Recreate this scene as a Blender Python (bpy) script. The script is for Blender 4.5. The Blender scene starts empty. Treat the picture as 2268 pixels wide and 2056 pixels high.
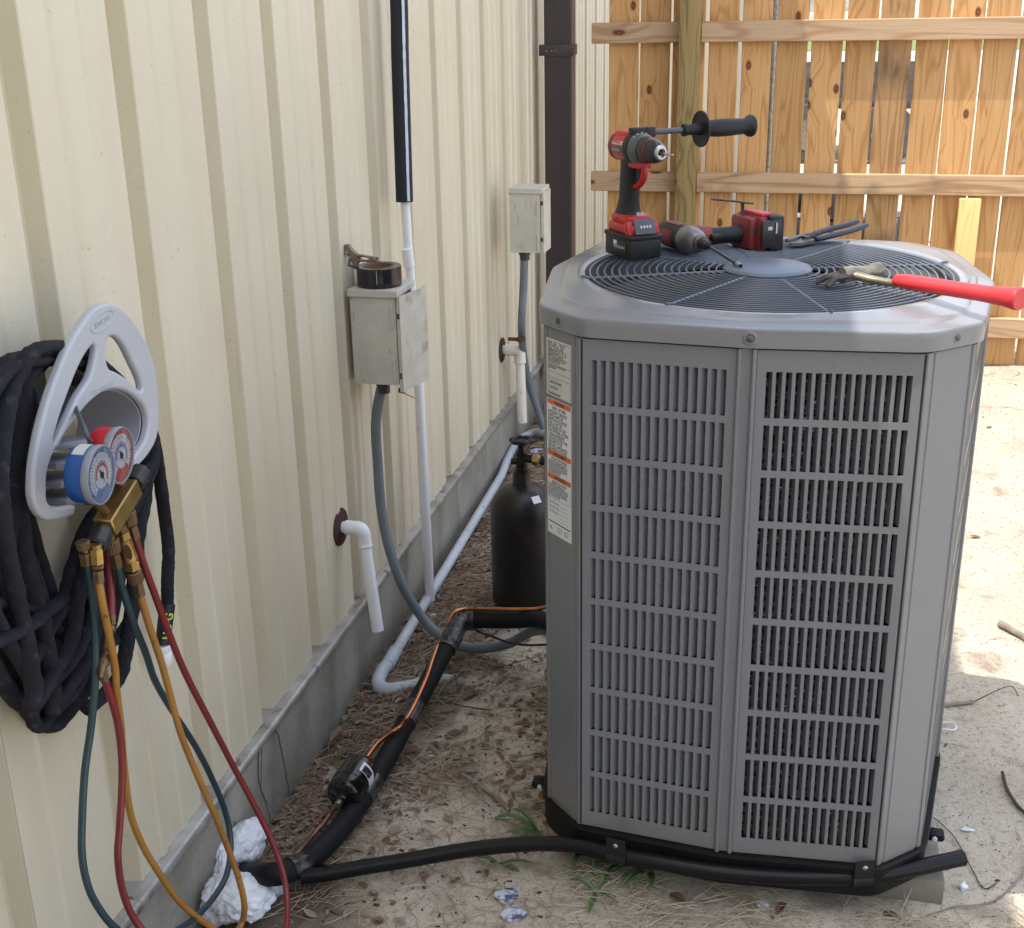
import bpy, bmesh, math, random
from mathutils import Vector, Matrix, noise
random.seed(7)
R = math.radians
PI = math.pi
scene = bpy.context.scene
C = scene.collection

# ------------------------------------------------------------------ camera
CAM = Vector((1.1019, -1.6278, 1.6366))
F_PX, PW, PH = 2774.58, 2268.0, 2056.0
yaw, pitch, roll = 0.2287, -0.3516, -0.0185
fw = Vector((-math.sin(yaw)*math.cos(pitch), math.cos(yaw)*math.cos(pitch), math.sin(pitch)))
rt = fw.cross(Vector((0, 0, 1))).normalized()
up = rt.cross(fw)
rt, up = (math.cos(roll)*rt+math.sin(roll)*up), (-math.sin(roll)*rt+math.cos(roll)*up)
cam_data = bpy.data.cameras.new('camera')
cam = bpy.data.objects.new('camera', cam_data)
C.objects.link(cam)
m3 = Matrix((rt, up, -fw)).transposed()
cam.matrix_world = Matrix.Translation(CAM) @ m3.to_4x4()
cam_data.sensor_width = 36.0
cam_data.lens = F_PX/PW*36.0
cam_data.clip_start = 0.05
cam_data.clip_end = 1000
scene.camera = cam

# ------------------------------------------------------------------ world, sun, exposure
SUN = Vector((-1/3.0, -1/6.3, 1.0)).normalized()
world = bpy.data.worlds.new('World'); scene.world = world
world.use_nodes = True
wn = world.node_tree; wn.nodes.clear()
sky = wn.nodes.new('ShaderNodeTexSky'); sky.sky_type = 'NISHITA'; sky.sun_disc = False
sky.sun_elevation = math.asin(SUN.z)
sky.sun_rotation = math.atan2(SUN.x, SUN.y) % (2*PI)
sky.air_density = 1.0; sky.dust_density = 2.5; sky.ozone_density = 1.0
bg = wn.nodes.new('ShaderNodeBackground'); bg.inputs[1].default_value = 0.15
wo = wn.nodes.new('ShaderNodeOutputWorld')
# fair-weather cloud cover, the same all round the sky
wtc = wn.nodes.new('ShaderNodeTexCoord'); wmp = wn.nodes.new('ShaderNodeMapping'); wmp.inputs['Scale'].default_value = (1, 1, 2.6)
wn.links.new(wtc.outputs['Generated'], wmp.inputs[0])
wnz = wn.nodes.new('ShaderNodeTexNoise'); wnz.inputs['Scale'].default_value = 2.6; wnz.inputs['Detail'].default_value = 7; wnz.inputs['Roughness'].default_value = .55
wn.links.new(wmp.outputs[0], wnz.inputs[0])
wrm = wn.nodes.new('ShaderNodeMapRange'); wrm.inputs[1].default_value = .46; wrm.inputs[2].default_value = .60; wrm.inputs[4].default_value = .9
wn.links.new(wnz.outputs[0], wrm.inputs[0])
wmx = wn.nodes.new('ShaderNodeMix'); wmx.data_type = 'RGBA'; wmx.inputs[7].default_value = (8.0, 8.1, 8.3, 1)
wn.links.new(wrm.outputs[0], wmx.inputs[0]); wn.links.new(sky.outputs[0], wmx.inputs[6])
wn.links.new(wmx.outputs[2], bg.inputs[0]); wn.links.new(bg.outputs[0], wo.inputs[0])
sl = bpy.data.lights.new('sun', 'SUN'); sl.energy = 2.3; sl.angle = R(0.5); sl.color = (1.0, 0.95, 0.86)
so = bpy.data.objects.new('sun', sl); C.objects.link(so)
so.rotation_euler = SUN.to_track_quat('Z', 'Y').to_euler(); so.location = (-3, -2, 9)
scene.view_settings.view_transform = 'Standard'
scene.view_settings.look = 'None'
scene.view_settings.exposure = 1.30
scene.view_settings.gamma = 1.0
scene.view_settings.use_curve_mapping = False
scene.render.engine = 'CYCLES'

# ------------------------------------------------------------------ helpers
def ray(px, py): return fw+(px-PW/2)/F_PX*rt-(py-PH/2)/F_PX*up
def at(px, py, X=None, Y=None, Z=None):
    """measured point of the photograph on a plane of the place (wall offset X, depth Y or height Z)"""
    d = ray(px, py)
    if X is not None: t = (X-CAM.x)/d.x
    elif Y is not None: t = (Y-CAM.y)/d.y
    else: t = (Z-CAM.z)/d.z
    return CAM+t*d

def smooth(pts, n=6):
    P = [Vector(p) for p in pts]
    if len(P) < 3: return P
    E = [2*P[0]-P[1]]+P+[2*P[-1]-P[-2]]
    out = []
    for i in range(1, len(E)-2):
        a, b, c, d = E[i-1:i+3]
        for k in range(n):
            t = k/n
            out.append(0.5*((2*b)+(c-a)*t+(2*a-5*b+4*c-d)*t*t+(3*b-3*c+d-a)*t**3))
    out.append(P[-1]); return out
def smooth_closed(pts, n=6):
    P = [Vector(p) for p in pts]; N = len(P); out = []
    for i in range(N):
        a, b, c, d = P[i-1], P[i], P[(i+1) % N], P[(i+2) % N]
        for k in range(n):
            t = k/n
            out.append(0.5*((2*b)+(c-a)*t+(2*a-5*b+4*c-d)*t*t+(3*b-3*c+d-a)*t**3))
    return out
def frame(n):
    n = Vector(n).normalized()
    a = Vector((0, 0, 1)) if abs(n.z) < .9 else Vector((0, 1, 0))
    x = a.cross(n).normalized(); y = n.cross(x)
    return x, y, n

class MB:
    def __init__(s): s.v = []; s.f = []; s.sm = []
    def add(s, v, f, sm=False):
        o = len(s.v); s.v += [Vector(p) for p in v]
        s.f += [tuple(i+o for i in q) for q in f]; s.sm += [sm]*len(f); return s
    def box(s, c, size, rot=None, bev=0.0, seg=2):
        c = Vector(c)
        bm = bmesh.new(); bmesh.ops.create_cube(bm, size=1.0)
        for v in bm.verts: v.co = Vector((v.co.x*size[0], v.co.y*size[1], v.co.z*size[2]))
        if bev > 0:
            bmesh.ops.bevel(bm, geom=bm.edges[:]+bm.verts[:], offset=bev, segments=seg, affect='EDGES', profile=.5)
        V = [v.co.copy() for v in bm.verts]; Fc = [tuple(v.index for v in f.verts) for f in bm.faces]; bm.free()
        if rot is not None: V = [rot @ v for v in V]
        return s.add([v+c for v in V], Fc, bev > 0)
    def tube(s, pts, r, seg=12, caps=True, flat=1.0, closed=False, smo=True, tw=None):
        P = [Vector(p) for p in pts]; N = len(P)
        if not hasattr(r, '__len__'): r = [r]*N
        T = []
        for i in range(N):
            a = P[(i-1) % N] if (closed or i > 0) else P[0]
            b = P[(i+1) % N] if (closed or i < N-1) else P[-1]
            d = (b-a); T.append(d.normalized() if d.length > 1e-9 else Vector((0, 0, 1)))
        x, _, _ = frame(T[0]); V = []; X = x
        for i in range(N):
            X = (X-T[i]*X.dot(T[i])).normalized(); Y = T[i].cross(X)
            for k in range(seg):
                a = 2*PI*k/seg+(tw[i] if tw else 0)
                V.append(P[i]+r[i]*(math.cos(a)*X+flat*math.sin(a)*Y))
        Fc = []
        for i in range(N if closed else N-1):
            j = (i+1) % N
            for k in range(seg):
                l = (k+1) % seg
                Fc.append((i*seg+k, i*seg+l, j*seg+l, j*seg+k))
        s.add(V, Fc, smo)
        if caps and not closed:
            o = len(s.v)-len(V)
            s.f.append(tuple(o+k for k in reversed(range(seg)))); s.sm.append(False)
            s.f.append(tuple(o+(N-1)*seg+k for k in range(seg))); s.sm.append(False)
        return s
    def lathe(s, prof, org, ax, seg=32, smo=True, knurl=0):
        x, y, n = frame(ax); org = Vector(org); V = []; Fc = []; N = len(prof)
        for (r, h) in prof:
            for k in range(seg):
                a = 2*PI*k/seg; rr = r+(knurl if k % 2 and r > 1e-5 else 0)
                V.append(org+n*h+rr*(math.cos(a)*x+math.sin(a)*y))
        for i in range(N-1):
            for k in range(seg):
                l = (k+1) % seg
                Fc.append((i*seg+k, i*seg+l, (i+1)*seg+l, (i+1)*seg+k))
        s.add(V, Fc, smo); o = len(s.v)-len(V)
        shut = abs(prof[0][1]-prof[-1][1]) < 1e-7
        if prof[0][0] > 1e-6 and not shut: s.f.append(tuple(o+k for k in reversed(range(seg)))); s.sm.append(False)
        if prof[-1][0] > 1e-6 and not shut: s.f.append(tuple(o+(N-1)*seg+k for k in range(seg))); s.sm.append(False)
        return s
    def cyl(s, a, b, r, seg=20, r2=None, smo=True):
        a = Vector(a); b = Vector(b)
        return s.lathe([(r, 0), (r if r2 is None else r2, (b-a).length)], a, b-a, seg, smo)
    def prism(s, poly, org, ux, uy, n, th):
        org = Vector(org); ux = Vector(ux); uy = Vector(uy); n = Vector(n); N = len(poly)
        V = [org+ux*p[0]+uy*p[1] for p in poly]+[org+ux*p[0]+uy*p[1]+n*th for p in poly]
        Fc = [tuple(reversed(range(N))), tuple(range(N, 2*N))]+[(i, (i+1) % N, N+(i+1) % N, N+i) for i in range(N)]
        return s.add(V, Fc)

BASE = {}
def setp(o, label=None, cat=None, group=None, kind=None):
    if label: o['label'] = label
    if cat: o['category'] = cat
    if group: o['group'] = group
    if kind: o['kind'] = kind
    return o
def thing(name, loc, label, cat, group=None, rotz=0, local=False, kind=None):
    o = bpy.data.objects.new(name, None); C.objects.link(o); o.empty_display_size = .05
    o.location = loc; o.rotation_euler = (0, 0, rotz)
    BASE[o.name] = Vector((0, 0, 0)) if local else Vector(loc)
    return setp(o, label, cat, group, kind)
def obj(name, mb, mat, parent=None, label=None, cat=None, group=None, kind=None, bevel=0, keep=False, fixn=True):
    me = bpy.data.meshes.new(name)
    if mb.v:
        lo = Vector((min(v[i] for v in mb.v) for i in range(3))); hi = Vector((max(v[i] for v in mb.v) for i in range(3)))
        c = (lo+hi)/2
    else: c = Vector()
    if keep: c = Vector()
    me.from_pydata([v-c for v in mb.v], [], mb.f)
    me.polygons.foreach_set('use_smooth', mb.sm)
    if fixn:
        bm = bmesh.new(); bm.from_mesh(me); bmesh.ops.recalc_face_normals(bm, faces=bm.faces[:]); bm.to_mesh(me); bm.free()
    me.update()
    if any(mb.sm): me.set_sharp_from_angle(angle=R(38))
    me.materials.append(mat)
    o = bpy.data.objects.new(name, me); C.objects.link(o)
    b = BASE[parent.name] if parent else Vector()
    o.location = c-b
    if parent: o.parent = parent
    BASE[o.name] = c
    if bevel:
        md = o.modifiers.new('bevel', 'BEVEL'); md.width = bevel; md.segments = 2; md.limit_method = 'ANGLE'; md.angle_limit = R(40)
        md.harden_normals = False
    return setp(o, label, cat, group, kind)
def fill_plate(loops, th, bev, tomap):
    """outline and holes (2-D) filled, thickened and rounded; returned as an MB in space through tomap(u, v, w)"""
    cu = bpy.data.curves.new('tmp', 'CURVE'); cu.dimensions = '2D'; cu.fill_mode = 'BOTH'
    cu.offset = -bev; cu.extrude = max(th/2-bev, 0); cu.bevel_depth = bev; cu.bevel_resolution = 3
    for L in loops:
        sp = cu.splines.new('POLY'); sp.points.add(len(L)-1); sp.use_cyclic_u = True
        for p, q in zip(sp.points, L): p.co = (q[0], q[1], 0, 1)
    ob = bpy.data.objects.new('tmp', cu); me = bpy.data.meshes.new_from_object(ob)
    m = MB(); m.add([tomap(*v.co) for v in me.vertices], [tuple(p.vertices) for p in me.polygons], False)
    bpy.data.objects.remove(ob); bpy.data.curves.remove(cu); bpy.data.meshes.remove(me)
    return m
def text_mb(body, size, org, ux, uy, ext=0.0002, align='LEFT', sx=1.0, bold=0.0):
    cu = bpy.data.curves.new('tmp', 'FONT'); cu.body = body; cu.size = size; cu.extrude = ext; cu.align_x = align
    cu.space_line = .85; cu.resolution_u = 2; cu.offset = bold
    ob = bpy.data.objects.new('tmp', cu); me = bpy.data.meshes.new_from_object(ob)
    ux = Vector(ux).normalized(); uy = Vector(uy).normalized(); n = ux.cross(uy)
    m = MB(); m.add([Vector(org)+ux*v.co.x*sx+uy*v.co.y+n*v.co.z for v in me.vertices], [tuple(p.vertices) for p in me.polygons], False)
    bpy.data.objects.remove(ob); bpy.data.curves.remove(cu); bpy.data.meshes.remove(me)
    return m
def merge(*ms):
    r = MB()
    for m in ms: r.add(m.v, m.f); r.sm[-len(m.f):] = m.sm
    return r

# ------------------------------------------------------------------ materials
def newmat(name):
    m = bpy.data.materials.new(name); m.use_nodes = True
    nt = m.node_tree; b = nt.nodes['Principled BSDF']
    return m, nt, b
def mat(name, c1, c2=None, rough=.5, metal=0, sc=8, fac=.5, bump=0, bsc=None, detail=4, coat=0, spec=.5, stretch=(1, 1, 1), rough2=None, trans=0, alpha=1,
        c3=None, s3=40, t3=(.62, .7), co='Object'):
    m, nt, b = newmat(name); N = nt.nodes; L = nt.links
    b.inputs['Roughness'].default_value = rough; b.inputs['Metallic'].default_value = metal
    b.inputs['Coat Weight'].default_value = coat; b.inputs['Coat Roughness'].default_value = .15
    b.inputs['Specular IOR Level'].default_value = spec
    b.inputs['Transmission Weight'].default_value = trans; b.inputs['Alpha'].default_value = alpha
    tc = N.new('ShaderNodeTexCoord'); mp = N.new('ShaderNodeMapping'); L.new(tc.outputs[co], mp.inputs[0])
    mp.inputs['Scale'].default_value = stretch
    nz = N.new('ShaderNodeTexNoise'); nz.inputs['Scale'].default_value = sc; nz.inputs['Detail'].default_value = detail
    L.new(mp.outputs[0], nz.inputs[0])
    c2 = c2 or tuple(x*.85 for x in c1)
    rp = N.new('ShaderNodeValToRGB'); rp.color_ramp.elements[0].position = .5-fac/2; rp.color_ramp.elements[1].position = .5+fac/2
    rp.color_ramp.elements[0].color = (*c1, 1); rp.color_ramp.elements[1].color = (*c2, 1)
    L.new(nz.outputs[0], rp.inputs[0]); last = rp.outputs[0]
    if c3:
        n3 = N.new('ShaderNodeTexNoise'); n3.inputs['Scale'].default_value = s3; n3.inputs['Detail'].default_value = 3; L.new(mp.outputs[0], n3.inputs[0])
        r3 = N.new('ShaderNodeMapRange'); r3.inputs[1].default_value = t3[0]; r3.inputs[2].default_value = t3[1]; L.new(n3.outputs[0], r3.inputs[0])
        mx = N.new('ShaderNodeMix'); mx.data_type = 'RGBA'; L.new(r3.outputs[0], mx.inputs[0]); L.new(last, mx.inputs[6]); mx.inputs[7].default_value = (*c3, 1); last = mx.outputs[2]
    L.new(last, b.inputs['Base Color'])
    if rough2 is not None:
        mr = N.new('ShaderNodeMapRange'); mr.inputs[3].default_value = rough; mr.inputs[4].default_value = rough2
        L.new(nz.outputs[0], mr.inputs[0]); L.new(mr.outputs[0], b.inputs['Roughness'])
    if bump:
        nb = N.new('ShaderNodeTexNoise'); nb.inputs['Scale'].default_value = bsc or sc*6; nb.inputs['Detail'].default_value = 5
        L.new(mp.outputs[0], nb.inputs[0])
        bp = N.new('ShaderNodeBump'); bp.inputs['Strength'].default_value = bump; bp.inputs['Distance'].default_value = .002
        L.new(nb.outputs[0], bp.inputs['Height']); L.new(bp.outputs[0], b.inputs['Normal'])
    return m
def mix(nt, fac, a, b, mode='MIX'):
    mx = nt.nodes.new('ShaderNodeMix'); mx.data_type = 'RGBA'; mx.blend_type = mode
    for s, v in ((0, fac), (6, a), (7, b)):
        if hasattr(v, 'is_linked') or hasattr(v, 'links'): nt.links.new(v, mx.inputs[s])
        elif s == 0: mx.inputs[0].default_value = v
        else: mx.inputs[s].default_value = (*v, 1)
    return mx.outputs[2]
def nnoise(nt, vec, sc, det=4, dist=0):
    n = nt.nodes.new('ShaderNodeTexNoise'); n.inputs['Scale'].default_value = sc; n.inputs['Detail'].default_value = det; n.inputs['Distortion'].default_value = dist
    nt.links.new(vec, n.inputs[0]); return n.outputs[0]
def mrange(nt, v, a, b, c=0, d=1):
    r = nt.nodes.new('ShaderNodeMapRange'); nt.links.new(v, r.inputs[0])
    for i, x in enumerate((a, b, c, d)): r.inputs[i+1].default_value = x
    return r.outputs[0]
def mapped(nt, scale, co='Object', rnd=False):
    tc = nt.nodes.new('ShaderNodeTexCoord'); mp = nt.nodes.new('ShaderNodeMapping'); mp.inputs['Scale'].default_value = scale
    nt.links.new(tc.outputs[co], mp.inputs[0])
    if rnd:
        oi = nt.nodes.new('ShaderNodeObjectInfo'); vm = nt.nodes.new('ShaderNodeVectorMath'); vm.operation = 'MULTIPLY'
        cb = nt.nodes.new('ShaderNodeCombineXYZ')
        for k in range(3): nt.links.new(oi.outputs['Random'], cb.inputs[k])
        nt.links.new(cb.outputs[0], vm.inputs[0]); vm.inputs[1].default_value = (37.3, 71.9, 53.1)
        nt.links.new(vm.outputs[0], mp.inputs['Location'])
    return mp.outputs[0]
def bump(nt, b, h, st=.3, dist=.002):
    bp = nt.nodes.new('ShaderNodeBump'); bp.inputs['Strength'].default_value = st; bp.inputs['Distance'].default_value = dist
    nt.links.new(h, bp.inputs['Height']); nt.links.new(bp.outputs[0], b.inputs['Normal'])

# painted steel siding: cream with faint orange-peel, dirt runs
def siding_mat():
    m, nt, b = newmat('cream_siding'); v = mapped(nt, (1, 1, 1), 'Generated'); N = nt.nodes
    tc = N.new('ShaderNodeNewGeometry'); pos = tc.outputs['Position']
    mp = N.new('ShaderNodeMapping'); mp.inputs['Scale'].default_value = (4, 4, .8); nt.links.new(pos, mp.inputs[0])
    col = mix(nt, mrange(nt, nnoise(nt, mp.outputs[0], 3, 5), .35, .7), (.680, .625, .490), (.655, .590, .440))
    col = mix(nt, mrange(nt, nnoise(nt, pos, 2.2, 4), .48, .72, 0, .35), col, (.57, .51, .36))
    mp2 = N.new('ShaderNodeMapping'); mp2.inputs['Scale'].default_value = (40, 40, 2.5); nt.links.new(pos, mp2.inputs[0])
    col = mix(nt, mrange(nt, nnoise(nt, mp2.outputs[0], 1.5, 3), .66, .8, 0, .22), col, (.42, .36, .24))
    col = mix(nt, mrange(nt, nnoise(nt, pos, 90, 2), .70, .76, 0, .4), col, (.25, .2, .13))
    nt.links.new(col, b.inputs['Base Color']); b.inputs['Roughness'].default_value = .42
    bump(nt, b, nnoise(nt, pos, 260, 3), .35, .0015); return m
def wood_mat(name, light, mid, dark, axis='z', knots=True, knotc=(.09, .035, .015), gscale=1.0, spread=.25, stain=0.0):
    m, nt, b = newmat(name); N = nt.nodes; L = nt.links
    st = {'z': (1, 1, .09), 'x': (.09, 1, 1)}[axis]
    v = mapped(nt, (1, 1, 1), 'Object', True)
    kd = None
    vd = v
    if knots:
        mk = N.new('ShaderNodeMapping'); mk.inputs['Scale'].default_value = {'z': (8, 4.6, 1), 'x': (3.2, 8, 1)}[axis]; sv = N.new('ShaderNodeSeparateXYZ'); L.new(v, sv.inputs[0]); cv = N.new('ShaderNodeCombineXYZ'); L.new(sv.outputs[0], cv.inputs[0]); L.new(sv.outputs[2], cv.inputs[1]); L.new(cv.outputs[0], mk.inputs[0])
        vo = N.new('ShaderNodeTexVoronoi'); vo.inputs['Scale'].default_value = 1.0; vo.inputs['Randomness'].default_value = .85; vo.voronoi_dimensions = '2D'; L.new(mk.outputs[0], vo.inputs[0])
        sx = N.new('ShaderNodeSeparateXYZ'); L.new(vo.outputs['Color'], sx.inputs[0])
        on = mrange(nt, sx.outputs[0], .72, .73)
        d = vo.outputs['Distance']
        near = mrange(nt, d, .55, .0, 0, 1)
        mm = N.new('ShaderNodeMath'); mm.operation = 'MULTIPLY'; L.new(near, mm.inputs[0]); L.new(on, mm.inputs[1]); kd = mm.outputs[0]
        sc2 = N.new('ShaderNodeVectorMath'); sc2.operation = 'SCALE'; sc2.inputs[0].default_value = (.045, 0, .0) if axis == 'z' else (0, 0, .045)
        L.new(kd, sc2.inputs['Scale'])
        ad = N.new('ShaderNodeVectorMath'); L.new(v, ad.inputs[0]); L.new(sc2.outputs[0], ad.inputs[1]); vd = ad.outputs[0]
    mg = N.new('ShaderNodeMapping'); mg.inputs['Scale'].default_value = st; L.new(vd, mg.inputs[0])
    n1 = nnoise(nt, mg.outputs[0], 9*gscale, 2, .4)
    # ring bands: sine of the noise field
    mu = N.new('ShaderNodeMath'); mu.operation = 'MULTIPLY'; L.new(n1, mu.inputs[0]); mu.inputs[1].default_value = 62
    sn = N.new('ShaderNodeMath'); sn.operation = 'SINE'; L.new(mu.outputs[0], sn.inputs[0])
    ring = mrange(nt, sn.outputs[0], -.1, 1.0)
    pw = N.new('ShaderNodeMath'); pw.operation = 'POWER'; L.new(ring, pw.inputs[0]); pw.inputs[1].default_value = 2.2
    mf = N.new('ShaderNodeMapping'); mf.inputs['Scale'].default_value = {'z': (60, 60, 1.5), 'x': (1.5, 60, 60)}[axis]; L.new(v, mf.inputs[0])
    fine = nnoise(nt, mf.outputs[0], 3, 3)
    col = mix(nt, mrange(nt, fine, .3, .7), light, mid)
    pf = N.new('ShaderNodeMath'); pf.operation = 'MULTIPLY'; L.new(pw.outputs[0], pf.inputs[0]); pf.inputs[1].default_value = .62
    col = mix(nt, pf.outputs[0], col, dark)
    if stain: col = mix(nt, mrange(nt, nnoise(nt, v, 4.5, 5), .50, .68, 0, stain), col, (.075, .062, .05))
    if knots:
        kk = mrange(nt, d, .115, .085); k2 = N.new('ShaderNodeMath'); k2.operation = 'MULTIPLY'; L.new(kk, k2.inputs[0]); L.new(on, k2.inputs[1])
        ks = N.new('ShaderNodeMath'); ks.operation = 'MULTIPLY'; L.new(d, ks.inputs[0]); ks.inputs[1].default_value = 95
        s2 = N.new('ShaderNodeMath'); s2.operation = 'SINE'; L.new(ks.outputs[0], s2.inputs[0])
        kc = mix(nt, mrange(nt, s2.outputs[0], -1, 1), knotc, (.26, .105, .05))
        col = mix(nt, k2.outputs[0], col, kc)
    oi = N.new('ShaderNodeObjectInfo')
    hv = N.new('ShaderNodeHueSaturation'); L.new(col, hv.inputs['Color']); L.new(mrange(nt, oi.outputs['Random'], 0, 1, 1-spread*.55, 1+spread*.45), hv.inputs['Value'])
    L.new(hv.outputs[0], b.inputs['Base Color']); b.inputs['Roughness'].default_value = .72; b.inputs['Specular IOR Level'].default_value = .25
    bump(nt, b, fine, .25, .001); return m
def concrete_mat(name='foundation_concrete', a=(.37, .355, .30), bcol=(.26, .245, .20), st=.6):
    m, nt, b = newmat(name); N = nt.nodes
    g = N.new('ShaderNodeNewGeometry').outputs['Position']
    col = mix(nt, mrange(nt, nnoise(nt, g, 5, 6), .35, .65), a, bcol)
    mp = N.new('ShaderNodeMapping'); mp.inputs['Scale'].default_value = (6, 6, 1.4); nt.links.new(g, mp.inputs[0])
    col = mix(nt, mrange(nt, nnoise(nt, mp.outputs[0], 1.3, 4), .52, .72, 0, st), col, (.11, .088, .06))
    sx = N.new('ShaderNodeSeparateXYZ'); nt.links.new(g, sx.inputs[0])
    col = mix(nt, mrange(nt, nnoise(nt, g, 120, 3), .6, .75, 0, .5), col, (.15, .14, .12))
    nt.links.new(col, b.inputs['Base Color']); b.inputs['Roughness'].default_value = .9
    bump(nt, b, nnoise(nt, g, 70, 6), .6, .004); return m
def grey_paint(name, c, rough=.28):
    m, nt, b = newmat(name); g = nt.nodes.new('ShaderNodeNewGeometry').outputs['Position']
    col = mix(nt, mrange(nt, nnoise(nt, g, 4, 3), .4, .7, 0, .2), c, tuple(x*.88+.012 for x in c))
    sp_ = nt.nodes.new('ShaderNodeSeparateXYZ'); nt.links.new(g, sp_.inputs[0])
    ms_ = nt.nodes.new('ShaderNodeMath'); ms_.operation = 'MULTIPLY'; nt.links.new(nnoise(nt, g, 38, 6), ms_.inputs[0]); nt.links.new(mrange(nt, sp_.outputs[2], .42, .12, 0, 1), ms_.inputs[1])
    col = mix(nt, mrange(nt, ms_.outputs[0], .30, .62, 0, .38), col, (.26, .21, .15))
    col = mix(nt, mrange(nt, nnoise(nt, g, 150, 4), .62, .80, 0, .22), col, (.34, .31, .26))
    nt.links.new(col, b.inputs['Base Color'])
    nt.links.new(mrange(nt, nnoise(nt, g, 5, 3), .3, .7, rough, rough+.10), b.inputs['Roughness'])
    b.inputs['Specular IOR Level'].default_value = .55
    bump(nt, b, nnoise(nt, g, 500, 2), .06, .0006); return m
def rusty_paint(name, c, rust=.5):
    m, nt, b = newmat(name); N = nt.nodes
    g = N.new('ShaderNodeNewGeometry').outputs['Position']
    mp = N.new('ShaderNodeMapping'); mp.inputs['Scale'].default_value = (45, 45, 7); nt.links.new(g, mp.inputs[0])
    col = mix(nt, mrange(nt, nnoise(nt, g, 20, 4), .35, .65), c, tuple(x*.88 for x in c))
    col = mix(nt, mrange(nt, nnoise(nt, mp.outputs[0], 2.2, 4), .63, .68, 0, .5), col, (.20, .165, .11))
    col = mix(nt, mrange(nt, nnoise(nt, g, 14, 6), .60, .70, 0, rust), col, (.17, .06, .022))
    nt.links.new(col, b.inputs['Base Color']); b.inputs['Roughness'].default_value = .62
    bump(nt, b, nnoise(nt, g, 120, 4), .3, .001); return m

M = {}
M['siding'] = siding_mat()
M['concrete'] = concrete_mat()
M['galv'] = mat('galvanised_flashing', (.42, .42, .40), (.27, .25, .22), rough=.45, metal=.35, sc=14, fac=.3, bump=.25, bsc=60, c3=(.16, .12, .09), s3=22, t3=(.6, .68), co='Object')
M['brown_metal'] = mat('dark_brown_metal', (.038, .031, .034), (.048, .038, .04), rough=.35, sc=6, fac=.5)
M['brown_edge'] = mat('lighter_brown_metal', (.13, .09, .08), (.10, .07, .065), rough=.5)  # lighter brown, laid over the outward side of the downspout
M['board'] = wood_mat('pine_board', (.62, .375, .170), (.53, .295, .118), (.39, .18, .060), 'z', spread=.30)
M['board_stained'] = wood_mat('weathered_pine_board', (.50, .31, .15), (.40, .23, .10), (.24, .12, .05), 'z', spread=.05, stain=.5)
M['rail'] = wood_mat('pine_rail', (.55, .40, .26), (.48, .32, .195), (.34, .185, .10), 'x', gscale=.75, spread=.1)
M['rail_mould'] = wood_mat('weathered_rail', (.56, .40, .25), (.47, .31, .18), (.27, .14, .07), 'x', gscale=.75, spread=.1, stain=.8)
M['post'] = wood_mat('treated_post', (.36, .27, .12), (.28, .20, .08), (.14, .10, .04), 'z', spread=.02, knotc=(.07, .05, .025))
M['stake'] = wood_mat('fresh_pale_pine', (.78, .60, .27), (.72, .53, .22), (.62, .42, .15), 'z', knots=False, spread=.02)
M['ac'] = grey_paint('grey_enamel', (.178, .188, .204), .26)
M['ac_lid'] = grey_paint('grey_enamel_lid_skylit', (.200, .208, .220), .18)  # same enamel as the sides, lightened for the sky brightness on top
M['ac_dark'] = mat('dark_inner_metal', (.05, .052, .056), (.03, .03, .034), rough=.6, sc=30)  # dark grey metal of the motor and inner floor
M['seam'] = mat('seam_gasket', (.012, .012, .013), rough=.7)
M['base'] = mat('black_base_plastic', (.006, .006, .006), (.011, .011, .011), rough=.5, sc=20, spec=.22)
M['wire'] = mat('blue_grey_coated_wire', (.085, .10, .125), (.10, .115, .14), rough=.33, sc=20)
M['hub'] = mat('blue_grey_hub', (.10, .125, .165), (.115, .14, .175), rough=.42, sc=6)
M['bolt'] = mat('zinc_bolt', (.35, .35, .34), (.16, .15, .14), rough=.35, metal=.8, sc=40)
M['foamtube'] = mat('black_foam_insulation', (.008, .008, .010), (.012, .012, .014), rough=.6, sc=18, bump=.35, bsc=160, spec=.2)
M['pvc_black'] = mat('black_poly_pipe', (.006, .006, .007), (.010, .010, .010), rough=.34, sc=14, bump=.1, spec=.25)
M['tape'] = mat('black_vinyl_tape', (.018, .018, .02), (.05, .05, .052), rough=.22, sc=60, fac=.2, bump=.5, bsc=90)
M['copper'] = mat('copper_tube', (.62, .26, .12), (.40, .14, .06), rough=.28, metal=1, sc=25, bump=.1, c3=(.16, .065, .04), s3=30)
M['copper_dull'] = mat('heated_copper', (.45, .22, .16), (.10, .06, .055), rough=.45, metal=.8, sc=22)
M['cable'] = mat('dark_brown_cable', (.05, .025, .018), rough=.5)
M['pvc_white'] = mat('white_pvc', (.84, .85, .88), (.80, .81, .84), rough=.32, sc=10, c3=(.5, .48, .42), s3=18, t3=(.68, .78))
M['pvc_aged'] = mat('yellowed_pvc', (.78, .75, .66), (.70, .66, .55), rough=.4, sc=18, c3=(.30, .20, .12), s3=26, t3=(.64, .72))
M['pvc_drain'] = mat('pale_grey_pvc', (.56, .62, .67), (.48, .53, .57), rough=.38, sc=9, c3=(.25, .23, .2), s3=45, t3=(.68, .74))
M['conduit'] = mat('grey_flexible_conduit', (.17, .195, .22), (.14, .16, .18), rough=.5, sc=12, bump=.2)
M['conduit_dk'] = mat('dark_conduit_fitting', (.05, .052, .055), rough=.5)
M['boxpaint'] = rusty_paint('chalky_box_enamel', (.58, .56, .48), .15)
M['boxrust'] = rusty_paint('rusting_box_enamel', (.58, .56, .48), .45)
M['rust'] = mat('flaking_rust', (.16, .05, .02), (.07, .03, .018), rough=.9, sc=60, bump=.8, bsc=120)
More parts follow.
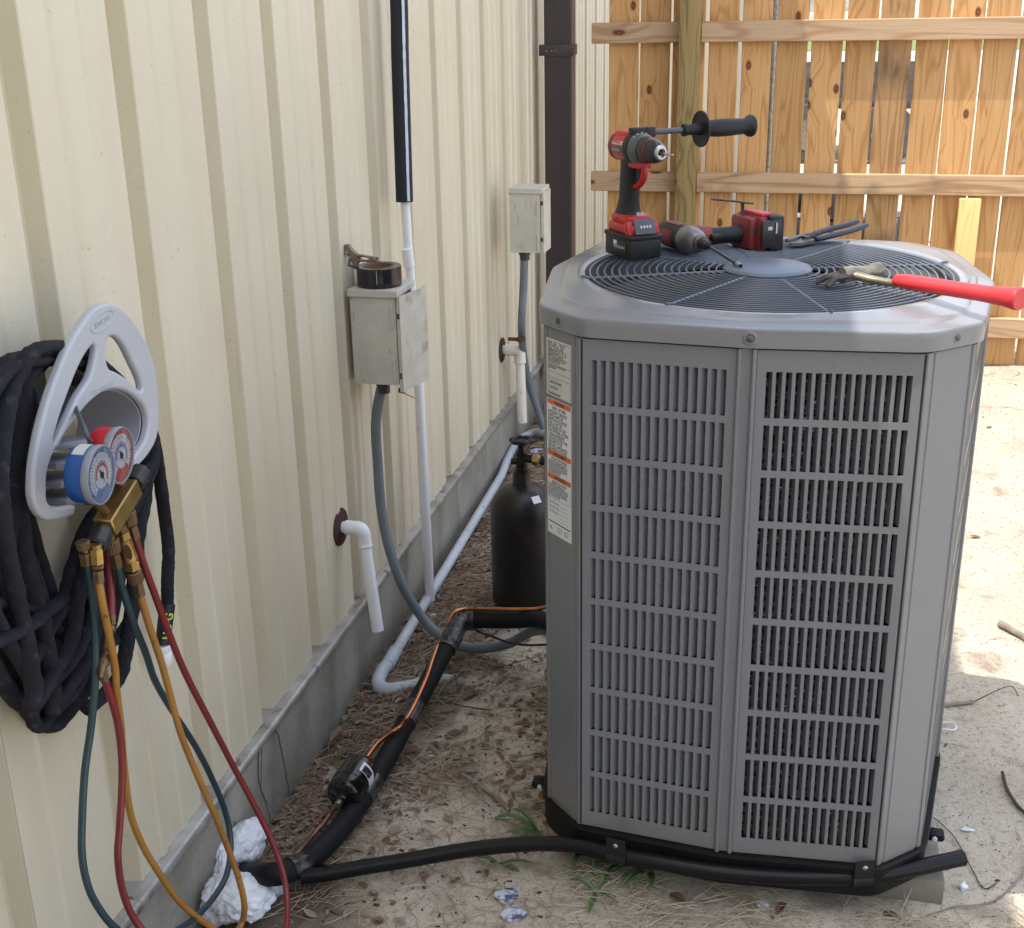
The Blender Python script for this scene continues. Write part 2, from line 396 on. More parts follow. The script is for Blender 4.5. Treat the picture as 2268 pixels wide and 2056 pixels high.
M['rust_dk'] = mat('dark_red_rust', (.07, .022, .016), (.035, .015, .012), rough=.75, sc=30, bump=.4)
M['cyl'] = mat('scuffed_black_cylinder', (.006, .006, .007), (.014, .011, .010), rough=.28, sc=9, bump=.3, bsc=35, c3=(.038, .025, .020), s3=12, t3=(.58, .72), rough2=.55)
M['hanger'] = mat('pale_grey_plastic', (.46, .475, .51), (.42, .435, .465), rough=.38, sc=5, bump=.08, bsc=200)
M['hanger_in'] = mat('pale_grey_plastic_shaded', (.30, .31, .35), (.26, .27, .31), rough=.5, sc=5)  # same plastic as the frame, inner shade put into a darker tone
M['fabric'] = mat('charcoal_fabric_hose', (.016, .016, .021), (.026, .026, .033), rough=.9, sc=30, bump=.7, bsc=320, spec=.2, c3=(.040, .040, .050), s3=60)
M['h_teal'] = mat('teal_rubber_hose', (.022, .055, .070), (.016, .040, .052), rough=.36, sc=20)
M['h_red'] = mat('red_rubber_hose', (.20, .022, .025), (.15, .016, .020), rough=.36, sc=20)
M['h_yel'] = mat('ochre_rubber_hose', (.38, .185, .035), (.29, .130, .024), rough=.38, sc=16, c3=(.14, .08, .03), s3=70, t3=(.64, .70))
M['brass'] = mat('worn_brass', (.50, .34, .12), (.28, .18, .07), rough=.38, metal=.85, sc=35, bump=.25)
M['brass_dk'] = mat('tarnished_brass', (.24, .16, .085), (.12, .08, .05), rough=.5, metal=.8, sc=45, bump=.4, bsc=250)
M['knob'] = mat('black_plastic_knob', (.014, .015, .018), (.03, .03, .033), rough=.42, sc=30)
M['g_blue'] = mat('blue_gauge_case', (.005, .085, .33), (.004, .062, .25), rough=.35, sc=20, c3=(.2, .22, .24), s3=22, t3=(.70, .73))
M['g_red'] = mat('red_gauge_case', (.50, .008, .018), (.38, .006, .014), rough=.35, sc=20)
M['dial_w'] = mat('dial_print_white', (.75, .76, .80), rough=.5, sc=60)
M['dial_r'] = mat('dial_print_red', (.60, .12, .12), rough=.5, sc=60)
M['dial_b'] = mat('dial_print_blue', (.22, .30, .50), rough=.5, sc=60)
M['ink'] = mat('black_print', (.03, .03, .035), rough=.6)
M['lens'] = mat('clear_gauge_lens', (.9, .93, .97), (.9, .93, .97), rough=.06, trans=1.0)
M['lensrim'] = mat('frosted_lens_rim', (.42, .46, .52), rough=.15, trans=.4)
M['foam_w'] = mat('white_expanding_foam', (.80, .82, .86), (.68, .70, .74), rough=.5, sc=24, bump=.9, bsc=110, c3=(.50, .48, .42), s3=30, t3=(.66, .76))
M['paper'] = mat('label_paper', (.60, .61, .58), (.54, .55, .52), rough=.5, sc=30)
M['paper_w'] = mat('white_sticker', (.74, .76, .80), (.68, .70, .74), rough=.5, sc=30)
M['orange'] = mat('orange_print', (.70, .16, .03), (.60, .13, .025), rough=.5)
M['print_grey'] = mat('grey_print', (.12, .12, .11), rough=.6)
M['t_red'] = mat('tool_red_plastic', (.52, .018, .022), (.42, .012, .016), rough=.36, sc=14)
M['t_red_worn'] = mat('worn_red_plastic', (.26, .035, .035), (.16, .022, .022), rough=.5, sc=30, bump=.2, c3=(.06, .04, .04), s3=45)
M['t_black'] = mat('tool_black_rubber', (.011, .011, .013), (.019, .019, .021), rough=.5, sc=30, spec=.35)
M['t_claw'] = mat('dark_grimy_claw', (.12, .11, .10), (.05, .047, .043), rough=.5, metal=.6, sc=45, bump=.4)
M['t_grey'] = mat('tool_grey_plastic', (.085, .092, .10), (.07, .075, .082), rough=.4, sc=20)
M['t_chuck'] = mat('chuck_dark_metal', (.025, .024, .026), (.04, .036, .038), rough=.3, metal=.3, sc=20)
M['t_steel'] = mat('bright_steel', (.55, .56, .58), (.36, .36, .37), rough=.28, metal=.95, sc=40)
M['t_cast'] = mat('cast_grey_metal', (.26, .27, .27), (.14, .145, .145), rough=.42, metal=.6, sc=30, bump=.3)
M['t_dirty'] = mat('grimy_steel', (.20, .19, .17), (.08, .075, .07), rough=.5, metal=.7, sc=45, bump=.4)
M['t_hammer'] = mat('dirty_gold_steel', (.36, .32, .24), (.17, .15, .11), rough=.4, metal=.75, sc=30, bump=.3)
M['grip_red'] = mat('red_rubber_grip', (.62, .035, .045), (.54, .028, .036), rough=.42, sc=10)
M['grip_blue'] = mat('navy_dipped_grip', (.011, .014, .022), (.017, .021, .032), rough=.45, sc=12)
M['tanmetal'] = mat('dusty_tan_metal', (.32, .22, .18), (.16, .11, .09), rough=.45, metal=.5, sc=35, bump=.2)
M['tapecore'] = mat('cardboard_core', (.24, .13, .08), (.18, .10, .06), rough=.85, sc=20)
M['tape_roll'] = mat('glossy_black_tape', (.010, .010, .013), (.016, .016, .02), rough=.22, sc=8)
M['tube_stripe'] = mat('white_seam_tape', (.58, .63, .72), rough=.5)
M['navy_foam'] = mat('navy_black_foam', (.010, .013, .022), (.014, .018, .028), rough=.75, sc=30, bump=.3, bsc=150)
# ================================================================== GROUND
def gz(x, y):
    z = -.107*math.exp(-max(x-.012, 0)/.15)
    t = min(max((y-2.0)/2.3, 0), 1); z += .03*t*t*(3-2*t)
    return z
def ground_noise(x, y):
    n = noise.noise(Vector((x*2.3, y*2.3, .3)))*.012+noise.noise(Vector((x*9, y*9, 1.7)))*.008+noise.noise(Vector((x*34, y*34, 4)))*.0034+noise.noise(Vector((x*90, y*90, 4)))*.0010
    return n
def gh(x, y): return gz(x, y)+ground_noise(x, y)
def ground_mat():
    m, nt, b = newmat('sand'); N = nt.nodes
    g = N.new('ShaderNodeNewGeometry').outputs['Position']
    s = N.new('ShaderNodeSeparateXYZ'); nt.links.new(g, s.inputs[0])
    col = mix(nt, mrange(nt, nnoise(nt, g, 3, 5), .35, .65), (.53, .475, .38), (.45, .39, .30))
    col = mix(nt, mrange(nt, nnoise(nt, g, 260, 2), .45, .75, 0, .7), col, (.60, .55, .46))
    col = mix(nt, mrange(nt, nnoise(nt, g, 75, 4), .54, .64, 0, .5), col, (.26, .205, .15))
    col = mix(nt, mrange(nt, nnoise(nt, g, 7, 6, .6), .57, .70, 0, .6), col, (.20, .14, .10))
    col = mix(nt, mrange(nt, nnoise(nt, g, 400, 1), .64, .70, 0, .8), col, (.07, .055, .045))
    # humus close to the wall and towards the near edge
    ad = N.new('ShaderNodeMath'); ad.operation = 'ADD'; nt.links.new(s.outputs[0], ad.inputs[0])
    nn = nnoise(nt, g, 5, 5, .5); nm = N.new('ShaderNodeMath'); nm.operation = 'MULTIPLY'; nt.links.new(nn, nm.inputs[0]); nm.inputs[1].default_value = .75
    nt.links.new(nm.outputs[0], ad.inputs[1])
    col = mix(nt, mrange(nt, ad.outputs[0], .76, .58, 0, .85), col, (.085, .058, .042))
    nt.links.new(col, b.inputs['Base Color']); b.inputs['Roughness'].default_value = .95; b.inputs['Specular IOR Level'].default_value = .15
    ad2 = N.new('ShaderNodeMath'); nt.links.new(nnoise(nt, g, 55, 6), ad2.inputs[0]); nt.links.new(nnoise(nt, g, 300, 3), ad2.inputs[1])
    bump(nt, b, ad2.outputs[0], .7, .005); return m
M['sand'] = ground_mat()
def axis_vals(a, b, step, lo, hi):
    v = []; x = a
    while x <= b+1e-9: v.append(x); x += step
    st = step; x = a
    pre = []
    while x > lo: st *= 1.35; x -= st; pre.append(x)
    post = []; st = step; x = b
    while x < hi: st *= 1.35; x += st; post.append(x)
    return list(reversed(pre))+v+post
xs = axis_vals(-.02, 2.4, .011, -120, 120); ys = axis_vals(-.1, 4.9, .0135, -60, 160)
g = MB(); nx = len(xs)
V = [Vector((x, y, gh(x, y) if -1 < x < 6 and -3 < y < 9 else gz(x, y))) for y in ys for x in xs]
Fc = [(j*nx+i, j*nx+i+1, (j+1)*nx+i+1, (j+1)*nx+i) for j in range(len(ys)-1) for i in range(nx-1)]
g.v = V; g.f = Fc; g.sm = [True]*len(Fc)
obj('ground', g, M['sand'], kind='structure', keep=True, fixn=False)

# ================================================================== METAL BUILDING
S = .3048; ZB = .142; ZT = 3.15
bld = thing('metal_building', (0, 2.0, 0), 'cream ribbed steel building wall on a low concrete foundation', 'building')
def flat_profile(k):
    y0 = k*S
    P = [(0, y0+.062-S+0)]
    base = y0-S+.062; L = S-.062
    for c in (.34, .68):
        yc = base+c*L+.0
        P += [(0, yc-.014), (.0045, yc-.008), (.0045, yc+.006), (0, yc+.012)]
    P += [(0, y0-.003), (-.003, y0), (-.038, y0+.006), (-.038, y0+.052), (-.034, y0+.0545), (-.002, y0+.0605)]
    return P
k = -9; first = True
while k <= 18:
    prof = []
    for q in range(3): prof += flat_profile(k+q)
    if k+3 <= 18: prof.append((0, (k+2)*S+.0615))
    e = .0 if k % 2 else .0006
    m = MB(); n = len(prof)
    zz = [ZB, .6, 1.2, 1.8, 2.4, ZT]
    V = []
    for z in zz: V += [(x+e, y, z) for x, y in prof]
    for z in reversed(zz): V += [(x+e-.0012, y, z) for x, y in prof]
    rows = len(zz)*2
    Fc = [(r*n+i, r*n+i+1, ((r+1) % rows)*n+i+1, ((r+1) % rows)*n+i) for r in range(rows) for i in range(n-1)]
    m.add(V, Fc, False)
    obj('siding_panel', m, M['siding'], bld)
    k += 3
YE = 6.45
fd = MB(); fd.box((-.14, (YE-3)/2, -.08), (.304, YE+3, .40)); obj('foundation', fd, M['concrete'], bld)
# flashing ledge with rolled drip lip, in lapped lengths
a0 = -3.0
for L in (3.05, 1.22, 2.05, 2.9):
    pr = [(-.05, .136), (.004, .1335), (.013, .1325), (.0185, .129), (.0205, .124), (.0195, .116), (.0165, .114), (.015, .117), (.0165, .124), (.012, .128), (-.05, .1305)]
    off = .0011 if L in (1.22, 2.9) else 0
    m = MB(); n = len(pr); ny = max(2, int(L/.05)); V = []
    for j in range(ny+1):
        y = a0+L*j/ny; w = noise.noise(Vector((y*3.1, 2, 1)))*.0022
        V += [(x+off+(w if x > 0 else 0), y, z+off+(w if x > 0 else 0)) for x, z in pr]
    Fc = [(j*n+i, j*n+(i+1) % n, (j+1)*n+(i+1) % n, (j+1)*n+i) for j in range(ny) for i in range(n)]
    Fc += [tuple(range(n)), tuple(ny*n+i for i in reversed(range(n)))]
    m.add(V, Fc, False); obj('base_flashing', m, M['galv'], bld); a0 += L-.03
# roof edge above the frame: it casts the shade over the unit
m = MB(); m.box((-1.4, YE/2-1.6, 3.36), (3.7, YE+4.2, .05)); obj('roof', m, M['galv'], bld)
m = MB(); m.box((.18, YE/2-1.6, 3.19), (.36, YE+4.2, .02)); obj('soffit', m, M['siding'], bld)
m = MB(); m.box((.42, YE/2-1.6, 3.25), (.10, YE+4.2, .13), bev=.012); obj('gutter', m, M['brown_metal'], bld)
# gable end and corner trim where the wall stops behind the fence
m = MB(); m.box((-2.0, YE+.03, 1.6), (4.0, .06, 3.2)); obj('end_wall', m, M['siding'], bld)
m = MB(); m.box((.005, YE-.0, 1.6), (.03, .10, 3.0)); obj('corner_trim', m, M['galv'], bld)

# thin dead vine roots clinging to the foundation
def vine(name, pts, r, label):
    m = MB(); P = smooth([at(x, y, X=.0165) for x, y in pts], 5)
    P = [p+Vector((.0005+abs(noise.noise(p*60))*.002, noise.noise(p*80)*.004, noise.noise(p*70+Vector((3, 3, 3)))*.004)) for p in P]
    m.tube(P, [r*(1-.6*i/len(P)) for i in range(len(P))], 5)
    return m
M['vine'] = mat('dead_root', (.07, .05, .035), rough=.9)
for i, (pts, lab) in enumerate([
    ([(604, 1606), (618, 1640), (628, 1690), (636, 1740), (642, 1778)], 'thin dead vine root running down the foundation right of the black line filter'),
    ([(572, 1650), (570, 1700), (575, 1740), (592, 1790), (600, 1832)], 'thin dead vine root on the foundation just left of the red hose crossing'),
    ([(577, 1655), (578, 1700), (580, 1760), (607, 1795)], 'hair-thin dead root with a side shoot on the near foundation'),
    ([(517, 1820), (532, 1836), (545, 1855)], 'short curled root on the foundation above the white foam')]):
    o = obj('vine_root', vine('v', pts, .0016 if i < 2 else .0010, lab), M['vine'], label=lab, cat='root')

# ------------------------------------------------------------------ downspout
ds = thing('downspout', (.105, 3.6, 0), 'dark brown square metal downspout on the wall before the fence', 'downspout')
m = MB(); m.box((.105, 3.645, 1.60), (.112, .09, 3.06), bev=.006); obj('pipe', m, M['brown_metal'], ds)
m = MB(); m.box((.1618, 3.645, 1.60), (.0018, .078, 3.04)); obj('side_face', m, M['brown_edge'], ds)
m = MB(); m.box((.105, 3.596, 1.46), (.126, .006, .043), bev=.001); m.box((.166, 3.645, 1.46), (.006, .10, .043), bev=.001); m.box((.040, 3.62, 1.46), (.02, .06, .043), bev=.002)
st = obj('strap', m, M['brown_metal'], ds)
m = MB()
for x in (.06, .082, .098): m.cyl((x, 3.594, 1.458), (x, 3.5905, 1.458), .0035, 8)
obj('screw', m, M['bolt'], st)

# ================================================================== FENCE
YF = 4.27
fence = thing('wooden_fence', (1.1, YF+.05, .03), 'pine plank fence with three rails and open gaps behind the grey unit', 'fence')
bx = [(.208, .338), (.353, .483), (.500, .639), (.660, .786), (.807, .931), (.955, 1.085), (1.102, 1.232), (1.251, 1.377), (1.391, 1.525), (1.544, 1.672), (1.683, 1.812), (1.824, 1.956), (1.969, 2.093)]
x = 2.106
while x < 4.6: bx.append((x, x+.13)); x += .145
for i, (a, b) in enumerate(bx):
    a -= .0018; b += .0018; m = MB(); w = b-a; h = 1.80+random.uniform(-.01, .01); z0 = .035+random.uniform(-.006, .012); lean = random.uniform(-.004, .004)
    n = 10; V = []
    for j in range(n+1):
        z = z0+(h-z0)*j/n; wob = noise.noise(Vector((i*7.1, z*1.3, 0)))*.0035
        for (dx, dy) in ((a, .003), (a+.003, 0), (b-.003, 0), (b, .003), (b, .018), (a, .018)):
            V.append((dx+wob+lean*(z-.9), YF+.040+dy+noise.noise(Vector((i*3.3, z, 9)))*.002, z))
    Fc = [(j*6+q, j*6+(q+1) % 6, (j+1)*6+(q+1) % 6, (j+1)*6+q) for j in range(n) for q in range(6)]+[tuple(range(6)), tuple(n*6+q for q in reversed(range(6)))]
    m.add(V, Fc); obj('board', m, M['board_stained'] if i in (8,) else M['board'], fence)
for zt, mk in ((1.552, 'rail'), (.897, 'rail'), (.261, 'rail')):
    for (a, b) in ((.133, .532), (.624, 2.9), (2.903, 4.7)):
        m = MB(); m.box(((a+b)/2, YF+.019, zt-.0445), (b-a, .038, .089), bev=.003, seg=1)
        obj('rail', m, M['rail_mould'] if (zt < 1 and zt > .5 and a > .6) else M[mk], fence)
m = MB(); m.box((.578, YF-.030, .88), (.089, .098, 1.9), bev=.004); obj('post', m, M['post'], fence)
m = MB(); m.box((2.95, YF+.10, .88), (.089, .089, 1.9), bev=.004); obj('post', m, M['post'], fence)
m = MB(); m.box((1.825, YF-.0205, .400), (.089, .037, .80), bev=.003)
obj('stake', m, M['stake'], fence, label='pale fresh yellow board stub nailed under the middle rail')
m = MB()
for zt in (1.508, .853, .217):
    for (a, b) in bx[:14]:
        for s_ in (-.03, .03): m.cyl(((a+b)/2+s_+random.uniform(-.004, .004), YF+.0005, zt+random.uniform(-.015, .015)), ((a+b)/2+s_, YF-.0006, zt), .0022, 6)


# ------------------------------------------------------------------ beyond the fence, seen through the gaps
M['white_steel'] = mat('white_shed_steel', (.78, .76, .70), (.70, .68, .60), rough=.5)  # even white of the shed walls
M['asphalt'] = mat('asphalt', (.42, .42, .42), (.36, .36, .36), rough=.9, sc=60)
M['grass'] = mat('lawn', (.10, .15, .03), (.16, .20, .05), rough=.9, sc=30)
M['darkgear'] = mat('dark_machinery', (.03, .032, .035), (.10, .10, .10), rough=.6, sc=14)
sh = thing('steel_shed', (.4, 7.4, 0), 'white steel shed seen through the leftmost fence gaps', 'shed')
m = MB(); m.box((.05, 7.9, 1.35), (1.5, 1.0, 2.7)); obj('wall', m, M['white_steel'], sh)
m = MB(); m.box((.05, 7.9, 2.73), (1.7, 1.2, .05)); obj('roof', m, M['galv'], sh)
m = MB(); m.box((.28, 7.385, 1.05), (.7, .02, 2.0)); obj('door', m, M['siding'], sh)
m = MB(); m.box((60, 32.0, .035), (200, 20, .01)); obj('road', m, M['asphalt'], kind='structure')
m = MB(); m.box((60, 50.7, .045), (200, 17, .012)); obj('lawn', m, M['grass'], kind='structure')
po = thing('galvanised_pole', (.88, 6.2, 0), 'thin galvanised pole standing right behind the fence gap', 'pole')
m = MB(); m.cyl((.88, 6.2, -.05), (.88, 6.2, 2.4), .03, 12); obj('pipe', m, M['bolt'], po)
tr = thing('block_pile', (1.3, 7.3, 0), 'heap of dark concrete blocks beyond the fence, behind the drill handle', 'blocks')
for (x, y, z, r) in ((1.15, 7.2, .10, .2), (1.55, 7.25, .10, -.1), (1.3, 7.22, .30, .05), (1.75, 7.5, .10, .5), (1.05, 7.5, .30, .0)):
    m = MB(); m.box((x, y, z+.03), (.39, .19, .19), Matrix.Rotation(r, 3, 'Z'), bev=.01); obj('block', m, M['darkgear'], tr)
vh = thing('utility_trailer', (2.0, 12, 0), 'dark parked utility trailer beyond the fence near the road', 'trailer')
m = MB(); m.box((1.5, 13, .62), (1.5, 1.5, .12), bev=.02); obj('bed', m, M['darkgear'], vh)
m = MB(); m.box((1.5, 12.28, .85), (1.5, .05, .35)); obj('side_panel', m, M['darkgear'], vh)
for x in (1.1, 1.9):
    m = MB(); m.cyl((x, 12.20, .32), (x, 12.0, .32), .30, 24); w = obj('wheel', m, M['darkgear'], vh)
    m = MB(); m.cyl((x, 11.998, .32), (x, 11.98, .32), .15, 16); obj('rim', m, M['bolt'], w)

# unseen brown box added behind the camera to block sky light from there
M['brown_blocker'] = mat('brown_blocker_paint', (.26, .20, .14), (.19, .145, .10), rough=.8, sc=6, stretch=(4, 4, .5))
ws = thing('rear_sky_blocker', (2.2, -5.6, 0), 'brown box added out of view behind the camera, darkening faces turned towards it', 'rear_sky_blocker')
m = MB(); m.box((2.4, -6.7, 1.65), (5.6, 3.0, 3.5)); obj('wall', m, M['brown_blocker'], ws)
m = MB(); m.box((2.4, -6.7, 3.45), (6.0, 3.4, .08)); obj('roof', m, M['galv'], ws)

# far tree belt behind the road so the horizon closes
M['leaf_far'] = mat('far_foliage', (.045, .075, .02), (.09, .12, .035), rough=.8, sc=3)
M['bark'] = mat('bark', (.12, .09, .06), rough=.9)
rt2 = random.Random(3)
for i, tx in enumerate((-14, -6, 2, 9, 17, 26)):
    t = thing('oak_tree', (tx, 68, 0), 'broad green tree beyond the road, '+('first', 'second', 'third', 'fourth', 'fifth', 'sixth')[i]+' from the left', 'tree', group='trees beyond the road')
    m = MB(); m.cyl((tx, 68, 0), (tx+.3, 68, 3.2), .35, 10, r2=.2); obj('trunk', m, M['bark'], t)
    m = MB()
    for q in range(420):
        d = Vector((rt2.gauss(0, 1), rt2.gauss(0, 1), rt2.gauss(0, .7))).normalized()*rt2.uniform(.5, 1)
        c = Vector((tx, 68, 5.2))+Vector((d.x*3.6, d.y*2.5, d.z*2.7)); a = Vector((rt2.uniform(-1, 1), rt2.uniform(-1, 1), rt2.uniform(-1, 1))).normalized()
        u, v, _ = frame(a); s = rt2.uniform(.3, .6); m.add([c-u*s, c+v*s*.6, c+u*s, c-v*s*.6], [(0, 1, 2, 3)])
    obj('crown', m, M['leaf_far'], t, fixn=False)

# ================================================================== WALL FITTINGS
# insulated line coming down the wall
il = thing('insulated_line', (.055, 1.66, 1.4), 'navy black foam-covered line with a white seam running down the wall', 'pipe')
XI = .06
yI = 1.635
def colx(px, py): return at(px, py, X=XI)
t1 = colx(877, -160); t2 = colx(896, 447)
m = MB(); P = smooth([t1+Vector((0, 0, 1.4)), t1, (t1+t2)/2, t2], 8); m.tube(P, .0232, 18)
obj('foam_sleeve', m, M['navy_foam'], il)
m = MB(); dv = Vector((.0168, -.0168, 0))
pp = [p+dv+Vector((0, noise.noise(Vector((p.z*30, 0, 0)))*.0015, 0)) for p in smooth([t1+Vector((0, 0, .8)), t1, (t1+t2)/2, t2+Vector((0, 0, .004))], 30)]
u = Vector((.7, .7, 0)); nn = Vector((.7, -.7, 0)); V = []
for i, p in enumerate(pp):
    w = .0040+noise.noise(Vector((p.z*55, 4, 0)))*.0012
    V += [p-u*w, p-u*w+nn*.0008, p+u*w+nn*.0008, p+u*w]
m.add(V, [(4*i+q, 4*i+(q+1) % 4, 4*i+4+(q+1) % 4, 4*i+4+q) for i in range(len(pp)-1) for q in range(4)]); obj('seam_tape', m, M['tube_stripe'], il)

wp = thing('pvc_riser', (.06, 1.66, 0), 'white vertical PVC pipe passing behind the door-ajar box to the ground', 'pipe')
b0 = colx(897, 440); b1 = colx(905, 560); b2 = colx(928, 850); b3 = at(955, 1374, X=.08)
m = MB(); m.tube([b0, b1, b2, b3], [.0125, .0125, .0135, .0145], 16); obj('pipe', m, M['pvc_white'], wp)
m = MB(); c0 = colx(902, 550); c1 = colx(906, 589); m.cyl(c0, c1, .0158, 20); obj('coupling', m, M['pvc_white'], wp)
m = MB(); m.tube([b3+Vector((0, 0, .015)), b3+Vector((.006, -.01, -.02)), b3+Vector((.03, -.05, -.035))], [.016, .018, .017], 14); obj('rubber_boot', m, M['t_black'], wp)

# ---- disconnect boxes
def hinge(m, p, L):
    for z in (0, 1): m.box(p+Vector((.0, -.0015, (.5-z)*L*.78)), (.007, .004, L*.22), bev=.001)
    m.cyl(p+Vector((.001, -.003, -L*.28)), p+Vector((.001, -.003, L*.28)), .0026, 8)
def disconnect(x0, x1, y, z0, z1, dep, ajar, mt, label, skew=0):
    b = thing('disconnect_box', (x0+.02, y+dep/2, z0), label, 'electrical box')
    cx = (x0+x1)/2; w = x1-x0
    m = MB(); t = .0016
    m.box((cx, y+t/2, (z0+z1)/2), (w, t, z1-z0)); m.box((x0+t/2, y+dep/2, (z0+z1)/2), (t, dep-2*t, z1-z0)); m.box((cx, y+dep-t/2, (z0+z1)/2), (w, t, z1-z0)); m.box((cx+t/2, y+dep/2, z0+t/2), (w-t-.001, dep-2.4*t, t))
    bd = obj('case', m, mt, b)
    m = MB(); m.box((cx+.003, y+dep/2-.001, z1+.008), (w+.012, dep+.012, .018), bev=.0012, seg=1); obj('lid', m, mt, b)
    # pressed knockout ring, screw dimple, stamped corner
    m = MB(); kz = z0+.030; kx = x0+w*.30
    m.lathe([(.0125, 0), (.0125, .0009), (.0136, .0009), (.0136, 0)], (kx, y, kz), (0, -1, 0), 24); obj('knockout', m, mt, bd)
    m = MB(); m.lathe([(.0001, .0018), (.003, .0014), (.004, 0)], (x0+w*.50, y, z1-.016), (0, -1, 0), 12); obj('rivet', m, mt, bd)
    for zz in (z1-.05, z0+.04):
        m = MB(); hinge(m, Vector((x1-.010, y-.001, zz)), .06); obj('hinge', m, mt, b)
    # door
    rot = Matrix.Rotation(-ajar, 3, 'Z'); H = Vector((x1+.002, y+.002, 0))
    m = MB(); hh = z1-z0+.004+(skew if skew else 0)
    zc = (z1+z0)/2-(skew/2 if skew else 0)
    def ad(c, s, bev=0): m.box(H+rot @ Vector((c[0], c[1], 0))+Vector((0, 0, c[2])), s, rot, bev)
    ad((.009, dep/2, zc), (.0016, dep, hh)); ad((.0045, .0008, zc), (.009, .0016, hh)); ad((.0045, dep-.0008, zc), (.009, .0016, hh)); ad((.0045, dep/2, zc-hh/2+.0008), (.009, dep-.004, .0016))
    d = obj('door', m, M['boxrust'], b)
    m = MB()
    P = [(.25, .22), (.75, .34), (.80, .44), (.30, .32)]
    for (ua, va), (ub, vb) in ((P[0], P[1]), (P[1], P[2]), (P[2], P[3]), (P[3], P[0]), ((.27, .27), (.7, .37)), ((.22, .17), (.5, .20))):
        A = H+rot @ Vector((.0101, ua*dep, 0))+Vector((0, 0, z0+va*(z1-z0)-.01)); B = H+rot @ Vector((.0101, ub*dep, 0))+Vector((0, 0, z0+vb*(z1-z0)-.01)); m.tube([A, B], .0009, 6)
    obj('stamped_emblem', m, M['boxrust'], d)
    m = MB()
    for zz in (z1-.045, z1-.052, z0+.028, z0+.020): m.lathe([(.0001, .002), (.0032, .0012), (.004, 0)], H+rot @ Vector((.0045, -.0001, 0))+Vector((0, 0, zz)), rot @ Vector((0, -1, 0)), 10)
    obj('rivet', m, M['rust'] if skew else M['boxrust'], d)
    return b, d, H, rot
x0, x1 = .017, .128
yb1 = 1.28
nb, nd, H, rot = disconnect(.017, .135, yb1, .735, .962, .135, R(13), M['boxpaint'], 'near grey electrical box with a rusty door ajar and black tape on top', skew=.016)
m = MB(); q = Vector((.139, yb1+.004, .716)); m.tube([q, q+Vector((.012, .012, -.010)), q+Vector((.020, .018, -.016)), q+Vector((.028, .030, -.024))], [.004, .003, .0035, .001], 6, flat=.4)
m.box(q+Vector((0, .004, .004)), (.016, .012, .012), bev=.002); obj('rusted_latch', m, M['rust'], nd)
fb, fdn, H2, rot2 = disconnect(.075, .188, 2.82, .786, 1.000, .12, R(1), M['boxpaint'], 'far cream electrical box, door closed, beside the brown downspout')
m = MB()
for zz in (.965, .835): m.box((.194, 2.8185, zz), (.009, .003, .014), bev=.001)
obj('rust_patch', m, M['rust'], fdn)

# ---- grey conduits
def conduit(name, pts, r, label, cat='conduit', mt='conduit', parts=None):
    P = smooth(pts, 9); t = thing(name, P[0], label, cat); m = MB(); m.tube(P, r, 14); obj('tube', m, M[mt], t); return t, P
yc1 = yb1+.045
pc = [Vector((.078, yc1, .737)), at(833, 930, Y=yc1), at(837, 1030, Y=yc1), at(845, 1130, Y=yc1-.01), at(865, 1225, Y=yc1-.02), at(899, 1312, Y=yc1-.02), at(948, 1383, Z=.035), at(1003, 1425, Z=.022), at(1062, 1436, Z=.03), at(1128, 1425, Z=.06), at(1188, 1396, Z=.13), Vector((.640, 1.03, .21)), Vector((.70, .98, .23))]
t, P = conduit('flexible_conduit', pc, .0135, 'grey flexible conduit looping from the near box down to the unit')
m = MB(); m.cyl((.078, yc1, .736), (.078, yc1, .722), .0195, 20); m.cyl((.078, yc1, .722), (.078, yc1, .700), .0165, 20); obj('connector', m, M['conduit_dk'], t)
yc2 = 2.86
pc = [Vector((.120, yc2, .788)), at(1159, 640, Y=yc2), at(1155, 720, Y=yc2), at(1160, 790, Y=3.0), at(1172, 850, Y=3.06), at(1190, 905, Y=3.08), at(1209, 955, Y=3.08), at(1250, 1010, Y=3.05), at(1320, 1060, Z=.03)]
t, P = conduit('flexible_conduit', pc, .0148, 'grey flexible conduit falling from the far box behind the unit')
m = MB(); m.cyl((.120, yc2, .787), (.120, yc2, .772), .022, 20); m.cyl((.120, yc2, .772), (.120, yc2, .752), .018, 20); obj('connector', m, M['conduit_dk'], t)
m = MB(); q = at(1154, 752, Y=yc2); m.lathe([(.0165, -.007), (.0175, -.006), (.0175, .006), (.0165, .007)], q, (0, 0, 1), 18); m.box(q+Vector((-.03, 0, 0)), (.04, .014, .012), bev=.002); obj('pipe_clamp', m, M['rust'], t)

